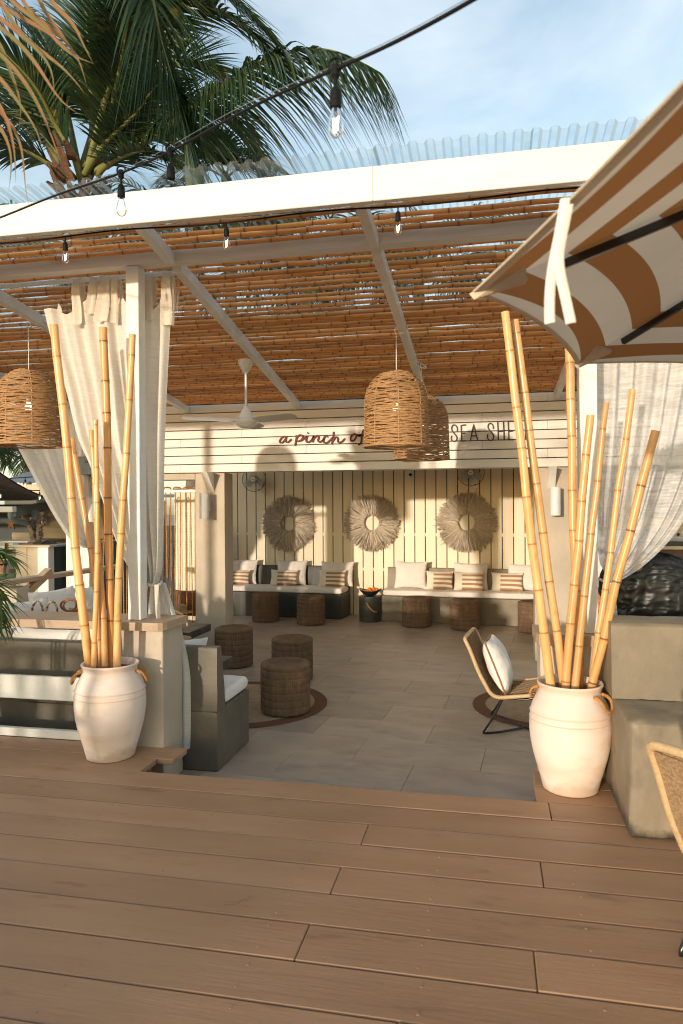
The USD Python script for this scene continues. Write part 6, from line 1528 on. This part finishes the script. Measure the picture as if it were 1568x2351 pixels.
ty = thing('tray', 'pale oval tray on the dark bar counter at the right edge', 'tray', (at(1540, 1240, Y=8.15)[0], 8.2, ct)); tx = at(1548, 1240, Y=8.15)[0]
part('dish', lathe([(0, .004), (.16, .004), (.19, .03), (.20, .032), (.17, .0), (0, 0)], 30, (tx, 8.2, ct + .001)), 'soap_white', ty, smooth=40, world=True)
for k, (dx, mt_, lab) in enumerate(((-.12, 'soap_white', 'pale pump bottle nearest the curtain on the bar tray'), (-.20, 'amber_bottle', 'dark bottle left of the pale pump bottle on the bar counter'), (-.27, 'amber_bottle', 'dark bottle half behind the curtain on the bar counter'))):
    o = A([tx + dx, 8.16 + .03 * k, ct + (.006 if k == 0 else 0)]); t = thing('pump_bottle', lab, 'bottle', o)
    part('body', lathe([(0, .0), (.032, .0), (.035, .01), (.035, .10), (.028, .125), (.013, .135), (.013, .15), (0, .15)], 20, o), mt_, t, smooth=40, world=True)
    part('pump', cat([tube([o + [0, 0, .15], o + [0, 0, .19]], .005, 8), tube([o + [-.006, 0, .19], o + [.035, 0, .187]], .007, 8)]), 'soap_white' if k == 0 else 'black_rubber', t, smooth=True, world=True)
g = np.random.default_rng(3)
pb = thing('shell_heap', 'small heap of pale shells with a green sprig beside the tray', 'shells', (tx + .1, 8.2, ct + .03))
for k in range(9):
    s = trimesh.creation.icosphere(2, .022); v = np.array(s.vertices) * g.uniform(.7, 1.2, 3); part('shell', (v + A([tx + .06 + g.uniform(-.05, .09), 8.17 + g.uniform(-.05, .05), ct + .045 + .02 * (k % 3)]), np.array(s.faces)), 'soap_white' if k != 4 else 'shrub_leaf', pb, smooth=True, world=True)
bk = thing('bar_back_wall', 'pale wall with black lintel behind the bar at the right edge', 'wall', (3, 9.9, F))
part('panel', box(1.95, 5.5, 9.9, 9.95, F, 2.4), 'siding_paint', bk, world=True)
part('lintel', box(1.95, 5.5, 9.80, 9.898, at(1550, 1188, Y=9.8)[2], 2.3), 'black_rubber', bk, world=True)

# the round seat under its black rain cover
cc_ = at(1500, 1357, Y=5.62); nu, nv = 220, 130
U, V = np.meshgrid(np.linspace(0, 2 * np.pi, nu, endpoint=False), np.linspace(-np.pi / 2, np.pi / 2, nv), indexing='ij')
d = np.stack([np.cos(V) * np.cos(U), np.cos(V) * np.sin(U), np.sin(V)], -1)
rdg = lambda q, s: 1 - np.minimum(1, np.abs(meshkit.noise(q, s) - .5) * 3.2)
cr = rdg(d * 4.5 + 4, 2) * .5 + rdg(d * 9 + 1, 3) * .35 + rdg(d * 17 + 2, 4) * .2; cr2 = rdg(d * A([6, 4, 3]) + 9, 5)
sup = lambda a: np.sign(a) * np.abs(a) ** .8
P = np.stack([sup(d[..., 0]) * .37, sup(d[..., 1]) * .20, sup(d[..., 2]) * .285], -1) * (1 + .075 * (cr - .4)[..., None] + .03 * (cr2 - .4)[..., None])
P[..., 2] -= .20 * P[..., 0] * (P[..., 0] < 0) * -1 * .6 + .10 * P[..., 0]
v = P.reshape(-1, 3); i, j = np.meshgrid(np.arange(nu), np.arange(nv - 1), indexing='ij'); i2 = (i + 1) % nu; a, b, c, e_ = i * nv + j, i2 * nv + j, i2 * nv + j + 1, i * nv + j + 1
cvs = thing('covered_chair', 'round chair under a crumpled black rain cover behind the concrete step bench', 'chair', (cc_[0], 5.62, 0))
cov = part('rain_cover', (v + cc_, np.vstack([np.stack([a, b, c], -1).reshape(-1, 3), np.stack([a, c, e_], -1).reshape(-1, 3)])), 'black_cover', cvs, smooth=True, world=True)
th = np.linspace(0, 2 * np.pi, 60, endpoint=False)
part('hem', tube(cc_ + np.stack([.385 * np.cos(th), -.06 + .05 * np.sin(3 * th), .29 * np.sin(th) - .04 * np.cos(th)], 1), .009, 6, closed=True), 'black_rubber', cvs, smooth=True, world=True)
for s in (-.2, .2): part('leg', tube([cc_ + [s, 0, -.2], A([cc_[0] + s * 1.2, 5.62, F + .01])], .018, 8), 'black_metal', cvs, smooth=True, world=True)

# ================================================================== TREES BEHIND THE CAMERA, WHOSE SHADE FALLS ON THE PERGOLA
g = np.random.default_rng(21)
for k, (x, y, zc_, n, lab) in enumerate(((-10.6, -10.5, 1.5, 12, 'young palm on the beach side behind the camera, left'), (4.0, -21, 5.0, 12, 'taller palm far behind the camera'))):
    t = thing('palm_tree', lab, 'palm tree', (x, y, GZ)); c_ = A([x, y, zc_]); trunk(t, (x + .3, y, GZ), c_, .16, .12)
    for i in range(n):
        a = i * 2.4 + g.uniform(-.3, .3); e = g.uniform(.0, 1.1); R_ = g.uniform(1.8, 2.6); dxy = A([math.cos(a), math.sin(a), 0])
        add_frond(t, [c_, c_ + dxy * R_ * .35 + [0, 0, R_ * .35 * e], c_ + dxy * R_ * .75 + [0, 0, R_ * (.45 * e - .05)], c_ + dxy * R_ + [0, 0, R_ * (.3 * e - .30)]], 30, .75, g, 'palm_leaf_far', wide=.04, r0=.03)

bs = thing('balustrade', 'white slatted balustrade along the deck beside the camera, left', 'balustrade', (-5, .3, 0))
for k in range(13): part('slat', box(-6.2 + k * .20, -6.12 + k * .20, .30, .33, .001, 1.02, .003), 'white_paint', bs, world=True)
for z in (.30, .66, 1.02): part('rail', box(-6.25, -3.7, .335, .37, z, z + .07, .003), 'white_paint', bs, world=True)

g = np.random.default_rng(77)
hg = thing('hedge', 'leafy sea grape hedge at the edge of the beach behind the camera', 'hedge', (-5.8, -8, GZ))
V, T = [], []
for k in range(3000):
    x = g.uniform(-7.3, -4.5); top_ = 1.6 + .25 * math.sin(x * 3.1) + .15 * math.sin(x * 7.7); z = GZ + (top_ - GZ) * math.sqrt(g.random()); c = A([x, -8 + g.normal(0, .28), z])
    a = g.normal(0, 1, 3); a /= np.linalg.norm(a); b = np.cross(a, g.normal(0, 1, 3)); b /= np.linalg.norm(b); r = g.uniform(.05, .085); n_ = np.cross(a, b) * r * .25
    V += [c - a * r, c - b * r * .8 + n_, c + a * r, c + b * r * .8 + n_]; T += [[4 * k, 4 * k + 1, 4 * k + 2], [4 * k, 4 * k + 2, 4 * k + 3]]
part('leaves', (A(V), A(T)), 'shrub_leaf', hg, world=True, kind='stuff')
for k in range(9):
    x = -7.2 + k * .32; part('stem', tube(smooth_path([(x, -8, GZ), (x + g.uniform(-.1, .1), -8, .4), (x + g.uniform(-.3, .3), -8 + g.uniform(-.2, .2), 1.6)], 14), np.linspace(.03, .01, 14), 7), 'driftwood', hg, world=True, smooth=True)

tr_ = thing('shade_tree', 'broad leafy tree on the beach side far to the left behind the camera', 'tree', (-16.2, -7, GZ))
part('trunk', tube(smooth_path([(-16.2, -7, GZ), (-16.0, -7.1, 1.0), (-16.3, -6.9, 2.6)], 24), np.linspace(.22, .12, 24), 12), 'palm_bark', tr_, world=True, smooth=True)
V, T = [], []
for k in range(4200):
    d = g.normal(0, 1, 3); d /= np.linalg.norm(d); c = A([-16.2, -7, 2.3]) + d * A([2.7, 1.6, 2.9]) * g.uniform(.35, 1) ** .6; c[2] = max(c[2], GZ + .2)
    a = g.normal(0, 1, 3); a /= np.linalg.norm(a); b = np.cross(a, g.normal(0, 1, 3)); b /= np.linalg.norm(b); r = g.uniform(.09, .16)
    V += [c - a * r, c - b * r * .7, c + a * r, c + b * r * .7]; T += [[4 * k, 4 * k + 1, 4 * k + 2], [4 * k, 4 * k + 2, 4 * k + 3]]
part('crown', (A(V), A(T)), 'shrub_leaf', tr_, world=True, kind='stuff')

tw_ = thing('twig', 'thin curved dry twig lying on the near deck boards', 'twig', at(545, 2066, Z=0))
part('stem', tube(smooth_path([at(x, y, Z=.004) for x, y in ((516, 2074), (536, 2075), (552, 2068), (566, 2061), (577, 2058))], 20), np.linspace(.0022, .0012, 20), 6), 'driftwood', tw_, smooth=True, world=True)
part('side_shoot', tube([at(566, 2061, Z=.004), at(574, 2064, Z=.006)], .001, 5), 'driftwood', tw_, world=True)
